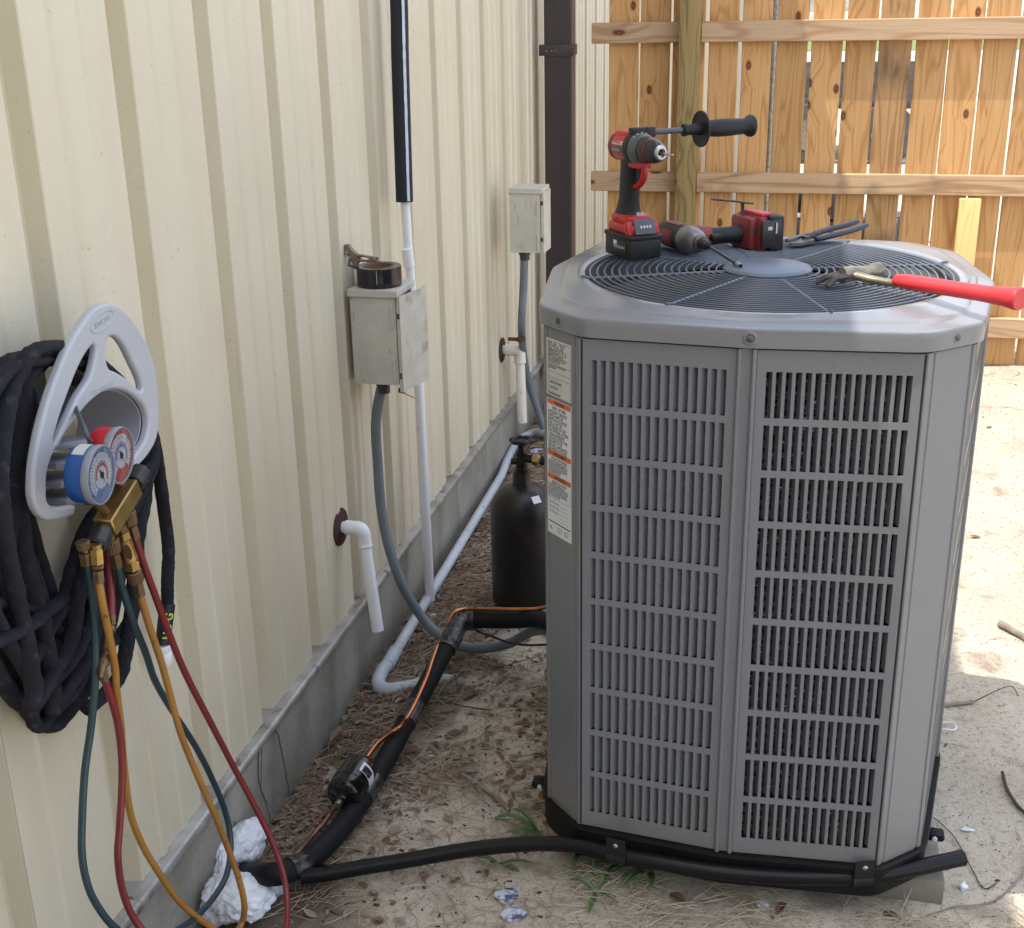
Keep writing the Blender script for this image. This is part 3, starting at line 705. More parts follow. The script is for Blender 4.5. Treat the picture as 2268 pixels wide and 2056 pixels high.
# ---- PVC stubs through the wall
def stub(y, zc, out, dn, r, mt, ex, tip, label, rot=0):
    t = thing('pvc_drain_stub', (0, y, zc), label, 'pipe')
    m = MB(); V = []
    m.lathe([(.0001, .006), (.030, .006), (.047, .004), (.050, .0005), (.050, 0)], (.001, y, zc), (1, 0, 0), 30); obj('escutcheon', m, M[ex], t)
    m = MB(); m.cyl((.004, y, zc), (out-.018, y, zc), r*.82, 18); obj('stub_pipe', m, M[mt], t)
    m = MB(); ang = [i/8*PI/2 for i in range(9)]; rr = .016
    pts = [Vector((.016, y, zc)), Vector((out-rr, y, zc))]+[Vector((out-rr+rr*math.sin(a), y, zc-rr+rr*math.cos(a))) for a in ang[1:]]+[Vector((out, y, zc-.040))]
    dd = (tip-Vector((out, y, zc-.03))).normalized(); pts[-1] = pts[-2]+dd*.034
    m.tube(pts, r, 20); m.lathe([(r, -.001), (r*1.06, 0), (r*1.06, .004), (r, .005)], pts[-1]-dd*.006, dd, 20); el = obj('elbow', m, M[mt], t)
    m = MB(); A = pts[-1]-dd*.01; rp = r*.84
    ov = tip; m.lathe([(rp, 0), (rp, (ov-A).length), (rp*.82, (ov-A).length), (rp*.82, (ov-A).length-.03), (.0001, (ov-A).length-.03)], A, ov-A, 20); obj('down_pipe', m, M[mt], t)
s1 = at(837, 1397, X=.10)
stub(1.152, .389, .062, 0, .0185, 'pvc_white', 'rust_dk', s1, 'clean white PVC elbow stub with a dark rusty wall flange, near')
s2 = at(1157, 936, X=.085)
stub(2.965, .378, .072, 0, .0225, 'pvc_aged', 'rust_dk', s2, 'yellowed PVC elbow stub hanging below the far electrical box')

# ---- drain pipe lying along the foundation
P = [at(1215, 962, Z=.02), at(1185, 958, Z=-.01), at(1150, 975, Z=-.03), at(1128, 1010, Z=-.045), Vector((.052, 2.70, -.045)), Vector((.066, 1.95, -.045)), Vector((.078, 1.28, -.045))]
t = thing('drain_pipe', (.06, 2.0, -.05), 'pale grey PVC drain pipe lying along the foundation', 'pipe')
m = MB(); m.tube(smooth(P[:4]+[P[4]], 6)+P[5:], .0155, 16); obj('pipe', m, M['pvc_drain'], t)
m = MB(); m.cyl((.0765, 1.31, -.045), (.079, 1.225, -.045), .0195, 18); obj('coupling', m, M['pvc_drain'], t)
E_ = smooth([Vector((.079, 1.25, -.045)), Vector((.076, 1.19, -.045)), Vector((.084, 1.135, -.045)), Vector((.112, 1.10, -.043)), Vector((.16, 1.10, -.035)), Vector((.25, 1.13, -.02)), Vector((.30, 1.15, -.03))], 7)
m = MB(); m.tube(E_, .0185, 16); obj('bend', m, M['pvc_drain'], t)

# ---- tape roll and tubing tool on the near box
tr_ = thing('tape_roll', (.070, yb1+.055, .981), 'roll of glossy black tape with cardboard core on the near box', 'tape roll')
c = Vector((.078, yb1+.058, .980)); m = MB(); m.lathe([(.0375, .0001), (.0375, .048), (.0395, .0485), (.056, .048), (.0565, .046), (.0565, .002), (.056, .0001), (.0375, .0001)], c, (0, 0, 1), 48); obj('tape', m, M['tape_roll'], tr_)
m = MB(); m.lathe([(.0345, .0005), (.0345, .0490), (.0376, .0490), (.0376, .0005), (.0345, .0005)], c, (0, 0, 1), 40); obj('core', m, M['tapecore'], tr_)
m = MB(); m.tube([c+Vector((.012, -.0562, .046)), c+Vector((.0125, -.0563, .030)), c+Vector((.0118, -.0564, .012))], .0006, 4); obj('tape_end', m, M['tube_stripe'], tr_)
tc_ = thing('tubing_tool', (.02, yb1+.02, 1.03), 'tan metal hand tool leaning behind the tape roll on the near box', 'hand tool')
YT = yb1+.035
def T2(x, y): return at(700+x/3.657, 450+y/3.657, Y=YT)
outl = [(215, 350), (245, 332), (270, 335), (300, 378), (340, 412), (400, 425), (470, 435), (500, 455), (505, 478), (430, 478), (380, 472), (350, 480), (335, 520), (300, 490), (290, 455), (265, 410), (240, 420), (215, 415), (208, 380)]
O0 = T2(350, 430); ux, uy = Vector((1, 0, 0)), Vector((0, 0, 1))
m = MB(); pl = [((T2(*p)-O0).x, (T2(*p)-O0).z) for p in outl]; hole = [((T2(*p)-O0).x, (T2(*p)-O0).z) for p in [(352, 440), (380, 432), (430, 445), (430, 462), (370, 458)]]
m = fill_plate([pl, hole], .016, .003, lambda u_, v_, w_: O0+ux*u_+uy*v_+Vector((0, 1, 0))*w_); obj('frame', m, M['tanmetal'], tc_)
m = MB(); m.tube([T2(262, 400)+Vector((0, -.006, 0)), T2(285, 440)+Vector((0, -.006, 0)), T2(270, 500)+Vector((0, -.004, 0)), T2(330, 525)], .0045, 8); m.cyl(T2(490, 440), T2(500, 482), .004, 10); obj('jaw', m, M['t_dirty'], tc_)
m = MB(); m.cyl(T2(262, 395)+Vector((0, -.012, 0)), T2(262, 395)+Vector((0, .012, 0)), .0035, 10); m.cyl(T2(285, 432)+Vector((0, -.012, 0)), T2(285, 432)+Vector((0, .012, 0)), .003, 10); obj('pin', m, M['t_steel'], tc_)

# ================================================================== GAS CYLINDER
cy = thing('gas_cylinder', (.376, 1.61, -.005), 'scuffed black gas cylinder with hand valve standing behind the unit', 'gas cylinder')
CX, CY = .376, 1.61
m = MB(); pr = [(.070, -.03), (.086, -.022), (.0905, 0)]+[(.0915, .04), (.092, .27)]+[(.092*math.cos(a)**.75 if a < 1.4 else .02, .275+.085*math.sin(a)) for a in [i*1.35/10 for i in range(1, 11)]]+[(.026, .372), (.0255, .400)]
m.lathe(pr, (CX, CY, 0), (0, 0, 1), 40); obj('body', m, M['cyl'], cy)
m = MB(); m.cyl((CX, CY, .398), (CX, CY, .415), .018, 16); m.lathe([(.015, .415), (.017, .430), (.017, .455), (.011, .460), (.009, .487)], (CX, CY, 0), (0, 0, 1), 8, smo=False)
m.cyl((CX, CY, .437), (CX+.034, CY-.004, .437), .012, 12); m.cyl((CX, CY, .427), (CX-.030, CY-.004, .427), .008, 10); vv = obj('valve', m, M['t_dirty'], cy)
vv.data.materials[0] = M['chk'] if 'chk' in M else mat('blackened_brass', (.035, .03, .024), (.015, .014, .014), rough=.4, metal=.5, sc=60)
m = MB(); m.lathe([(.0001, .486), (.012, .486), (.016, .490), (.020, .490)], (CX, CY, 0), (0, 0, 1), 24)
ring = [Vector((CX+(.026+.003*math.cos(6*a))*math.cos(a), CY+(.026+.003*math.cos(6*a))*math.sin(a), .490)) for a in [i*2*PI/48 for i in range(48)]]
m.tube(ring, .0065, 8, closed=True); obj('handwheel', m, M['t_black'], vv)
m = MB(); m.lathe([(.014, .034), (.0165, .036), (.0165, .050), (.012, .054), (.010, .060)], (CX, CY-.004, .437), (1, -.1, 0), 6, smo=False); obj('outlet_nut', m, M['brass'], vv)
m = MB(); m.cyl((CX+.058, CY-.010, .437), (CX+.19, CY-.026, .437), .0135, 14); obj('regulator_stem', m, M['t_black'], cy)
m = MB(); s = Vector((CX+.052, CY-.052, .334)); n = Vector((.52, -.52, .68)).normalized(); u = Vector((.7, .7, 0)); v = n.cross(u)*-1
m.prism([(-.013, -.011), (.013, -.011), (.013, .011), (-.013, .011)], s, u, v, n, .0012); stk = obj('sticker', m, M['paper_w'], cy)

# ================================================================== REFRIGERANT LINE SET
ls = thing('line_set', (.30, .9, .03), 'thick black foam-wrapped refrigerant line running from the wall foam to the unit', 'pipe')
RL = .0232
def gp(px, py, z): return at(px, py, Z=z)
ZE = .13
w0 = at(548, 1944, X=.02)
LP = [Vector((-.02, w0.y-.01, w0.z+.01)), gp(590, 1938, .030), gp(650, 1925, .030), gp(712, 1880, .030), gp(785, 1795, .030), gp(850, 1690, .033), gp(905, 1590, .045), gp(965, 1480, .085), gp(1008, 1400, ZE-.008)]
Pa = smooth(LP, 8); m = MB(); m.tube(Pa, RL, 20); obj('foam_sleeve', m, M['foamtube'], ls)
LB = [gp(1020, 1376, ZE), gp(1060, 1373, ZE+.004), gp(1140, 1373, .155), gp(1205, 1374, .185), Vector((.64, 1.0, .20)), Vector((.70, .97, .20))]
Pb = smooth(LB, 6); m = MB(); m.tube(Pb, RL*.98, 20); obj('foam_sleeve', m, M['foamtube'], ls)
def band(P, i, j, r, mt, name, par, wr=.0015):
    m = MB(); Q = P[i:j+1]; m.tube(Q, [r+noise.noise(q*90)*wr for q in Q], 22)
    return obj(name, m, M[mt], par)
m = MB(); mid = (Pa[-1]+Pb[0])/2+Vector((.0, 0, .004)); Q = smooth([Pa[-5], Pa[-2], mid, Pb[2], Pb[5]], 6); m.tube(Q, [RL+.003+noise.noise(q*110)*.004 for q in Q], 22); obj('tape_wrap', m, M['tape'], ls)
band(Pa, 34, 37, RL+.0012, 'tape', 'tape_wrap', ls); band(Pa, 47, 50, RL+.0014, 'tape', 'tape_wrap', ls); band(Pa, 15, 20, RL+.0018, 'tape', 'tape_wrap', ls, .005)

cu = thing('copper_line', (.3, 1.0, .1), 'bare thin copper line riding on top of the black sleeve', 'copper line')
def over(P, i, side=0): return P[i]
cz = RL+.006
CP = [at(1218, 1342, Z=.215), gp(1185, 1349, .20), gp(1120, 1350, .185), gp(1060, 1349, .165), gp(1032, 1349, .158), gp(1005, 1358, ZE+.03), gp(985, 1400, .125), gp(962, 1450, .110), gp(945, 1500, .098), gp(918, 1560, .088), gp(893, 1602, .078), gp(868, 1622, .066), gp(835, 1648, .062), gp(812, 1678, .062)]
m = MB(); Pc = smooth(CP, 7); m.tube(Pc, .0052, 12); obj('tube', m, M['copper'], cu)
# filter drier
fdv = thing('filter_drier', gp(775, 1740, .05), 'shiny black filter drier canister with a white label on the copper line', 'filter drier')
A = gp(800, 1698, .066); B = gp(757, 1768, .062); ax = (B-A).normalized(); Ln = (B-A).length
rb = .0395
m = MB(); m.lathe([(.0055, -.018), (.006, -.006), (.012, -.004), (rb*.80, .000), (rb*.96, .006), (rb, .014), (rb, Ln*.60), (rb*1.035, Ln*.61), (rb*1.035, Ln*.66), (rb, Ln*.67), (rb, Ln*.84), (rb*.96, Ln*.91), (rb*.84, Ln*.965), (rb*.60, Ln*1.0), (rb*.33, Ln*1.02), (.0105, Ln*1.035), (.009, Ln*1.07), (.0075, Ln*1.12)], A, ax, 40)
m.tube
fo = obj('canister', m, M['cyl2'] if 'cyl2' in M else mat('gloss_black_enamel', (.004, .004, .005), (.006, .006, .007), rough=.12, sc=10, spec=.4), fdv)
x_, y_, n_ = frame(ax); tocam = (CAM-A).normalized(); tocam = (tocam-n_*tocam.dot(n_)).normalized(); sd = n_.cross(tocam)
m = MB(); V = []; nn_ = 14
for i in range(nn_+1):
    a = R(0)+R(88)*i/nn_; d = tocam*math.cos(a)+sd*math.sin(a)*(1 if sd.x > 0 else -1)
    V += [A+n_*(Ln*.24)+d*(rb+.0006), A+n_*(Ln*.50)+d*(rb+.0006)]
# label wraps the side away from the wall
m.add(V, [(2*i, 2*i+2, 2*i+3, 2*i+1) for i in range(nn_)], True); obj('label', m, M['paper_w'], fdv)
m = MB()
for k_ in range(3): m.tube([A+n_*(Ln*(.36+.05*k_))+(tocam*math.cos(a)+sd*math.sin(a)*(1 if sd.x > 0 else -1))*(rb+.003) for a in (R(8), R(22), R(40))], .0035, 8)
obj('tape_wrap', m, M['tape'], fdv)
m = MB(); e0 = A+ax*(Ln*1.12); e1 = gp(718, 1822, .025); e2 = gp(690, 1855, .022); e3 = gp(655, 1895, .040)
m.cyl(e0-ax*.004, e0+ax*.012, .0075, 12); obj('solder_joint', m, M['t_steel'], fdv)
m = MB(); m.tube(smooth([e0, gp(733, 1800, .035), e1, e2, e3, gp(640, 1905, .05)], 6), .0050, 10); obj('tube', m, M['copper_dull'], fdv)
# cable
cb_ = thing('control_cable', gp(1060, 1395, .1), 'thin dark brown cable hanging below the insulated line beside the unit', 'cable')
m = MB(); m.tube(smooth([gp(1040, 1385, .11), gp(1062, 1400, .10), gp(1090, 1410, .09), gp(1130, 1424, .09), gp(1170, 1429, .10), gp(1212, 1428, .12)], 6), .0032, 8); m.tube(smooth([gp(735, 1930, .02), gp(722, 1912, .045), gp(700, 1925, .012), gp(668, 1948, .01)], 6), .0035, 8); obj('cable', m, M['cable'], cb_)

# black poly pipe strapped along the unit
pp_ = thing('black_drain_hose', (.8, .38, .06), 'black poly pipe lying in front of the unit and held by two straps', 'pipe')
BP = [gp(668, 1942, .020), gp(720, 1936, .022), gp(800, 1922, .028), gp(900, 1906, .036), gp(1040, 1882, .052), gp(1180, 1869, .070), gp(1290, 1874, .085), gp(1370, 1893, .088), gp(1450, 1908, .090), gp(1600, 1932, .090), gp(1760, 1943, .090), gp(1905, 1941, .090), gp(2010, 1926, .090), gp(2132, 1900, .090)]
Pp = smooth(BP, 8); m = MB(); m.tube(Pp, [.0154]*(len(Pp)-1)+[.0158], 18, caps=False)
tip = Pp[-1]; dr = (Pp[-1]-Pp[-2]).normalized(); m.lathe([(.0158, 0), (.0132, 0), (.0132, -.05), (.0001, -.05)], tip, dr, 18); obj('tube', m, M['pvc_black'], pp_)
for (px, py) in ((1368, 1893), (1905, 1941)):
    c = gp(px, py, .088); i = min(range(len(Pp)), key=lambda k_: (Pp[k_]-c).length); d = (Pp[i+1]-Pp[i-1]).normalized()
    hx, hy = d, d.cross(Vector((0, 0, 1))).normalized()
    if hy.y < 0: hy = -hy
    V = []; prof = []
    for a in range(-150, 95, 15):
        prof.append((-math.cos(R(a))*.0188*(1), math.sin(R(a))*.0188))
    prof = [(-math.cos(R(a))*.0174, math.sin(R(a))*.0174) for a in range(-80, 32, 12)]+[(-.0165, .012), (-.0175, .024), (-.0175, .048)]
    m = MB(); n = len(prof)
    for w in (-.019, .019):
        for r_ in (0, .0022):
            for (p_, q_) in prof: V.append(Pp[i]+hx*w+hy*(p_*(1+r_/.0174) if q_ < .008 else p_-r_)+Vector((0, 0, q_)))
    Fc = []
    for a in range(n-1): Fc += [(a, a+1, n*2+a+1, n*2+a), (n+a, n+a+1, 3*n+a+1, 3*n+a), (a, a+1, n+a+1, n+a), (2*n+a, 2*n+a+1, 3*n+a+1, 3*n+a)]
    Fc += [(0, n, 3*n, 2*n), (n-1, 2*n-1, 4*n-1, 3*n-1)]
    m.add(V, Fc, False); sp = obj('strap', m, M['t_black'], pp_)
    m = MB(); s = Pp[i]+hy*-.0190+Vector((0, 0, .034)); m.lathe([(.0055, 0), (.0055, .0018), (.003, .0035), (.0001, .004)], s, -hy, 6, smo=False); obj('screw', m, M['t_steel'], sp)

# ---- expanding foam plug
fm = thing('foam_plug', at(530, 1930, X=.04), 'blobs of white expanding foam around the hole where the line enters the foundation', 'foam')
def blob(c, rad, seed, squ=1, rot=0):
    bm = bmesh.new(); bmesh.ops.create_icosphere(bm, subdivisions=5, radius=1.0); m = MB()
    V = []
    for v in bm.verts:
        d = v.co.normalized(); f = 1+.22*noise.noise(d*1.6+Vector((seed, 0, 0)))+.10*noise.noise(d*4.2+Vector((0, seed, 0)))+.045*noise.noise(d*10+Vector((0, 0, seed)))+.022*noise.noise(d*24+Vector((seed, 0, 4)))+.03*abs(noise.noise(d*6+Vector((9, seed, 0))))
        V.append(Vector(c)+Vector((d.x*rad[0], d.y*rad[1], d.z*rad[2]))*f)
    m.add(V, [tuple(v.index for v in f.verts) for f in bm.faces], True); bm.free(); return m
foam = merge(blob(at(545, 1868, X=.045)+Vector((0, 0, .005)), (.038, .060, .036), 1), blob(at(560, 1905, X=.03), (.03, .05, .03), 2), blob(at(492, 1990, X=.055), (.042, .055, .050), 3), blob(at(535, 1990, X=.11)+Vector((0, 0, .0)), (.058, .055, .038), 4), blob(at(590, 1972, X=.13)+Vector((0, .01, -.01)), (.045, .04, .026), 9), blob(at(505, 1930, X=.03), (.022, .045, .05), 6), blob(at(480, 1965, X=.02), (.014, .03, .02), 8), blob(at(497, 1890, X=.018), (.012, .03, .03), 18))
obj('foam', foam, M['foam_w'], fm)
# ================================================================== CONDENSING UNIT
UC = Vector((1.040, .765, 0)); UR = R(-1.4)
ZB0, ZG0, ZG1, ZL1 = .055, .120, 1.106, 1.141
ac = thing('air_conditioner', UC, 'grey outdoor air conditioning unit with louvred sides and round fan guard on top', 'air conditioner', rotz=UR, local=True)
A_, B_, BOW = .280, .362, .385
def ngon(off=0.0, bow=BOW):
    """octagon with bowed sides: corners then side middles, counter-clockwise, grown outwards by off"""
    o = off; k = off*.414
    q = [(-A_-k, -B_-o), (0, -bow-o), (A_+k, -B_-o)]
    pts = []
    for r_ in range(4):
        c, s = [(1, 0), (0, 1), (-1, 0), (0, -1)][r_]
        pts += [(x*c-y*s, x*s+y*c) for x, y in q]
    return [((math.copysign(.412+off, x) if abs(y) < 1e-6 else x*(1.008 if abs(x) > .33 else 1)), y*(1.195 if y > 0 else 1)+(.05 if abs(y) < 1e-6 else 0)) for x, y in pts]
def outline(off, n=240):
    P = ngon(off); segs = []; L = 0
    res = []
    for i in range(n):
        a = -PI*.75+2*PI*i/n; d = (math.cos(a), math.sin(a)); best = None
        for j in range(len(P)):
            x1, y1 = P[j]; x2, y2 = P[(j+1) % len(P)]; ex, ey = x2-x1, y2-y1
            den = d[0]*ey-d[1]*ex
            if abs(den) < 1e-9: continue
            t = (x1*ey-y1*ex)/den; u = (x1*d[1]-y1*d[0])/den
            if t > 0 and -1e-6 <= u <= 1+1e-6: best = t if best is None else min(best, t)
        res.append(best)
    for _ in range(3): res = [(res[i-1]+2*res[i]+res[(i+1) % n])/4 for i in range(n)]
    return [(math.cos(-PI*.75+2*PI*i/n)*r_, math.sin(-PI*.75+2*PI*i/n)*r_) for i, r_ in enumerate(res)]
def loft(rings, closed_top=False):
    m = MB(); n = len(rings[0]); V = []
    for r_ in rings: V += r_
    Fc = [(i*n+k, i*n+(k+1) % n, (i+1)*n+(k+1) % n, (i+1)*n+k) for i in range(len(rings)-1) for k in range(n)]
    m.add(V, Fc, True); return m
GX, GY = .006, .012
def ring3(off, z, tc=0.0, rc=.34):
    o = outline(off); n = len(o)
    return [Vector((x*(1-tc)+(GX+rc*math.cos(-PI*.75+2*PI*i/n))*tc, y*(1-tc)+(GY+rc*math.sin(-PI*.75+2*PI*i/n))*tc, z)) for i, (x, y) in enumerate(o)]
# base pan
m = loft([ring3(-.02, ZB0+.001), ring3(.004, ZB0), ring3(.006, ZB0+.01), ring3(.006, ZG0-.006), ring3(.010, ZG0-.003), ring3(.008, ZG0+.003), ring3(-.006, ZG0+.002)])
m.sm = [False]*len(m.f); obj('base_pan', m, M['base'], ac)
# lid
OV = .0065
rings = [ring3(OV-.005, ZG1+.0025), ring3(OV, ZG1+.0015), ring3(OV+.001, ZL1-.012), ring3(OV+.001, ZL1-.0045), ring3(OV+.0002, ZL1-.0018), ring3(OV-.002, ZL1-.0002), ring3(OV-.0045, ZL1+.0003), ring3(OV-.009, ZL1+.0010), ring3(-.014, ZL1+.0030, .07), ring3(-.017, ZL1+.0036, .10), ring3(-.0195, ZL1+.0078, .13), ring3(-.022, ZL1+.0086, .16), ring3(-.026, ZL1+.0092, .24), ring3(0, ZL1+.0138, .84, .352), ring3(0, ZL1+.0144, 1, .352), ring3(0, ZL1+.0128, 1, .346), ring3(0, ZL1+.006, 1, .343), ring3(0, ZL1-.05, 1, .342), ring3(0, ZL1-.05, 1, .352)]
lid_o = obj('lid', loft(rings), M['ac_lid'], ac)
m = loft([ring3(-.004, ZG1-.006), ring3(-.003, ZG1-.006), ring3(-.003, ZG1+.006), ring3(-.02, ZG1+.006)]); obj('seam_gasket', m, M['seam'], ac)
# panels and posts
P0 = ngon()
sides = []
for s in range(4):
    a, mid, b = [Vector((*P0[3*s+i], 0)) for i in range(3)]
    sides.append((a, mid, b))
ROWS, COLS = 10, 15
def panel_mesh(L, flip, z0, z1):
    m = MB(); H = z1-z0
    mu, mv0, mv1 = .0130, .027, .030
    pu = (L-2*mu)/COLS; bw = .0058
    us = [0]
    for i in range(COLS): us += [mu+i*pu+bw/2, mu+(i+1)*pu-bw/2]
    us.append(L)
    pv = (H-mv0-mv1)/ROWS; bh = .0125
    vs = [0]
    for i in range(ROWS): vs += [mv0+i*pv+bh/2, mv0+(i+1)*pv-bh/2]
    vs.append(H)
    V = []; idx = {}
    def vid(i, j, w):
        k = (i, j, w)
        if k not in idx: idx[k] = len(V); V.append(Vector((us[i], w, vs[j])))
        return idx[k]
    Fc = []
    for i in range(len(us)-1):
        for j in range(len(vs)-1):
            if i % 2 and j % 2:
                D = -.0022
                Fc += [(vid(i, j, 0), vid(i, j, D), vid(i+1, j, D), vid(i+1, j, 0)), (vid(i, j+1, 0), vid(i+1, j+1, 0), vid(i+1, j+1, D), vid(i, j+1, D)),
                       (vid(i, j, 0), vid(i, j+1, 0), vid(i, j+1, D), vid(i, j, D)), (vid(i+1, j, 0), vid(i+1, j, D), vid(i+1, j+1, D), vid(i+1, j+1, 0))]
            else: Fc.append((vid(i, j, 0), vid(i+1, j, 0), vid(i+1, j+1, 0), vid(i, j+1, 0)))
    # rim folded back
    m.add(V, Fc)
    for (p, q) in (((0, 0), (L, 0)), ((L, 0), (L, H)), ((L, H), (0, H)), ((0, H), (0, 0))):
        m.add([(p[0], 0, p[1]), (q[0], 0, q[1]), (q[0], -.010, q[1]), (p[0], -.010, p[1])], [(0, 1, 2, 3)])
    slots = [(us[2*i+1], us[2*i+2], vs[2*j+1], vs[2*j+2]) for j in range(ROWS) for i in range(COLS)]
    return m, slots
def blade_mesh(w, h, flip):
    """slat turned back from the edge of its slot"""
    m = MB(); t = .0010; prof = [(0, -.0005), (.0012, -.005), (.0030, -.010), (.0056, -.0150)] if flip else [(0, -.0004), (.0016, -.0035), (.0042, -.0075), (.0074, -.0110)]
    s = -1 if flip else 1
    V = []
    for z in (0, h):
        V += [Vector((s*x, y, z)) for x, y in prof]+[Vector((s*(x-t), y, z)) for x, y in reversed(prof)]
    n = 8
    m.add(V, [(i, (i+1) % n, n+(i+1) % n, n+i) for i in range(n)]+[tuple(reversed(range(n))), tuple(range(n, 2*n))], False); return m
PG = .0165
for s, (a, mid, b) in enumerate(sides):
    for h in (0, 1):
        if h == 0: p, q = a, mid
        else: p, q = mid, b
        e = (q-p).normalized(); nrm = Vector((e.y, -e.x, 0))
        if h == 0: P1, P2 = p+e*.002, q-e*PG
        else: P1, P2 = p+e*PG, q-e*.002
        L = (P2-P1).length; z0, z1 = ZG0+.004, ZG1-.003
        pm, slots = panel_mesh(L, h, z0, z1)
        rot = Matrix(((e.x, nrm.x, 0), (e.y, nrm.y, 0), (0, 0, 1)))
        org = P1+Vector((0, 0, z0))-nrm*.0015
        m = MB(); m.add([org+rot @ v for v in pm.v], pm.f)
        flip = (h == 1)
        if s == 0:
            pn = obj('louvre_panel', m, M['ac'], ac, fixn=False, label='left front louvre panel' if h == 0 else 'right front louvre panel')
            u0, u1, v0, v1 = slots[0]; bmh = blade_mesh(u1-u0, v1-v0, flip)
            me = bpy.data.meshes.new('slat'); me.from_pydata([rot @ v for v in bmh.v], [], bmh.f)
            bm = bmesh.new(); bm.from_mesh(me); bmesh.ops.recalc_face_normals(bm, faces=bm.faces[:]); bm.to_mesh(me); bm.free(); me.materials.append(M['ac'])
            for (u0, u1, v0, v1) in slots:
                o = bpy.data.objects.new('slat', me); C.objects.link(o); o.parent = pn
                o.location = org+rot @ Vector((u1+.0004 if flip else u0-.0004, 0, v0))-BASE[pn.name]
        else:
            for (u0, u1, v0, v1) in slots:
                bmh = blade_mesh(u1-u0, v1-v0, flip); m.add([org+rot @ (v+Vector((u1+.0004 if flip else u0-.0004, 0, v0))) for v in bmh.v], bmh.f)
            obj('louvre_panel', m, M['ac'], ac, fixn=False)
    # centre post of the side: shallow channel with raised edges
    e1 = (mid-a).normalized(); e2 = (b-mid).normalized(); nr = Vector(((e1+e2).normalized().y, -(e1+e2).normalized().x, 0)); t = (e1+e2).normalized()
    W = PG-.0008
    prof = [(-W, .002), (-W+.002, .0045), (-W+.006, .0045), (-W+.009, -.002), (W-.009, -.002), (W-.006, .0045), (W-.002, .0045), (W, .002), (W, -.012), (-W, -.012)]
    m = MB(); V = [mid+t*p_+nr*(q_-.001)+Vector((0, 0, z)) for z in (ZG0+.003, ZG1-.001) for p_, q_ in prof]; n = len(prof)
    m.add(V, [(i, (i+1) % n, n+(i+1) % n, n+i) for i in range(n)]+[tuple(reversed(range(n))), tuple(range(n, 2*n))]); obj('centre_post', m, M['ac'], ac, bevel=.0008)
# corner posts
posts = []
for s in range(4):
    b = sides[s][2]; a = sides[(s+1) % 4][0]; e = (a-b).normalized(); n_ = Vector((e.y, -e.x, 0)); L = (a-b).length
    prof = [(.002, -.014), (.002, -.001), (.004, .001), (.012, .001), (.014, -.0015), (.018, -.0015), (.020, .0005), (L-.020, .0005), (L-.018, -.0015), (L-.014, -.0015), (L-.012, .001), (L-.004, .001), (L-.002, -.001), (L-.002, -.014)]
    m = MB(); n = len(prof); V = [b+e*p_+n_*q_+Vector((0, 0, z)) for z in (ZG0+.002, ZG1-.002) for p_, q_ in prof]
    m.add(V, [(i, (i+1) % n, n+(i+1) % n, n+i) for i in range(n)]); posts.append(obj('corner_post', m, M['ac'], ac, bevel=.0006))
# seams beside the corner posts
for (a, mid, b) in sides:
    for p in (a, b):
        m = MB(); d = p.normalized(); m.box(p-d*.006+Vector((0, 0, (ZG0+ZG1)/2)), (.007, .007, ZG1-ZG0-.012)); obj('seam', m, M['seam'], ac)
# coil behind the louvres
def coil_mat():
    m, nt, b = newmat('spine_fin_coil'); N = nt.nodes
    g = N.new('ShaderNodeTexCoord').outputs['Object']
    mp = N.new('ShaderNodeMapping'); mp.inputs['Scale'].default_value = (1, 1, 2.2); nt.links.new(g, mp.inputs[0])
    v = N.new('ShaderNodeTexVoronoi'); v.inputs['Scale'].default_value = 150; nt.links.new(mp.outputs[0], v.inputs[0])
    s = N.new('ShaderNodeSeparateXYZ'); nt.links.new(g, s.inputs[0])
    mu = N.new('ShaderNodeMath'); mu.operation = 'MULTIPLY'; nt.links.new(s.outputs[2], mu.inputs[0]); mu.inputs[1].default_value = 2*PI/.0215
    sn = N.new('ShaderNodeMath'); sn.operation = 'SINE'; nt.links.new(mu.outputs[0], sn.inputs[0])
    col = mix(nt, mrange(nt, v.outputs['Distance'], .15, .6), (.27, .285, .31), (.03, .032, .038))
    col = mix(nt, mrange(nt, sn.outputs[0], .45, .8), col, (.006, .006, .008))
    sc = N.new('ShaderNodeSeparateXYZ'); nt.links.new(v.outputs['Color'], sc.inputs[0])
    col = mix(nt, mrange(nt, sc.outputs[0], .96, .98), col, (.40, .42, .45))
    nt.links.new(col, b.inputs['Base Color']); b.inputs['Roughness'].default_value = .4; b.inputs['Metallic'].default_value = .4
    bump(nt, b, v.outputs['Distance'], .8, .004); return m
M['coil'] = coil_mat()
zr = []; z = ZG0+.01
while z < ZG1-.01:
    zr += [ring3(-.040, z), ring3(-.034, z+.005), ring3(-.034, z+.0165), ring3(-.040, z+.0215)]; z += .0215
m = loft(zr); obj('coil', m, M['coil'], ac, fixn=False)
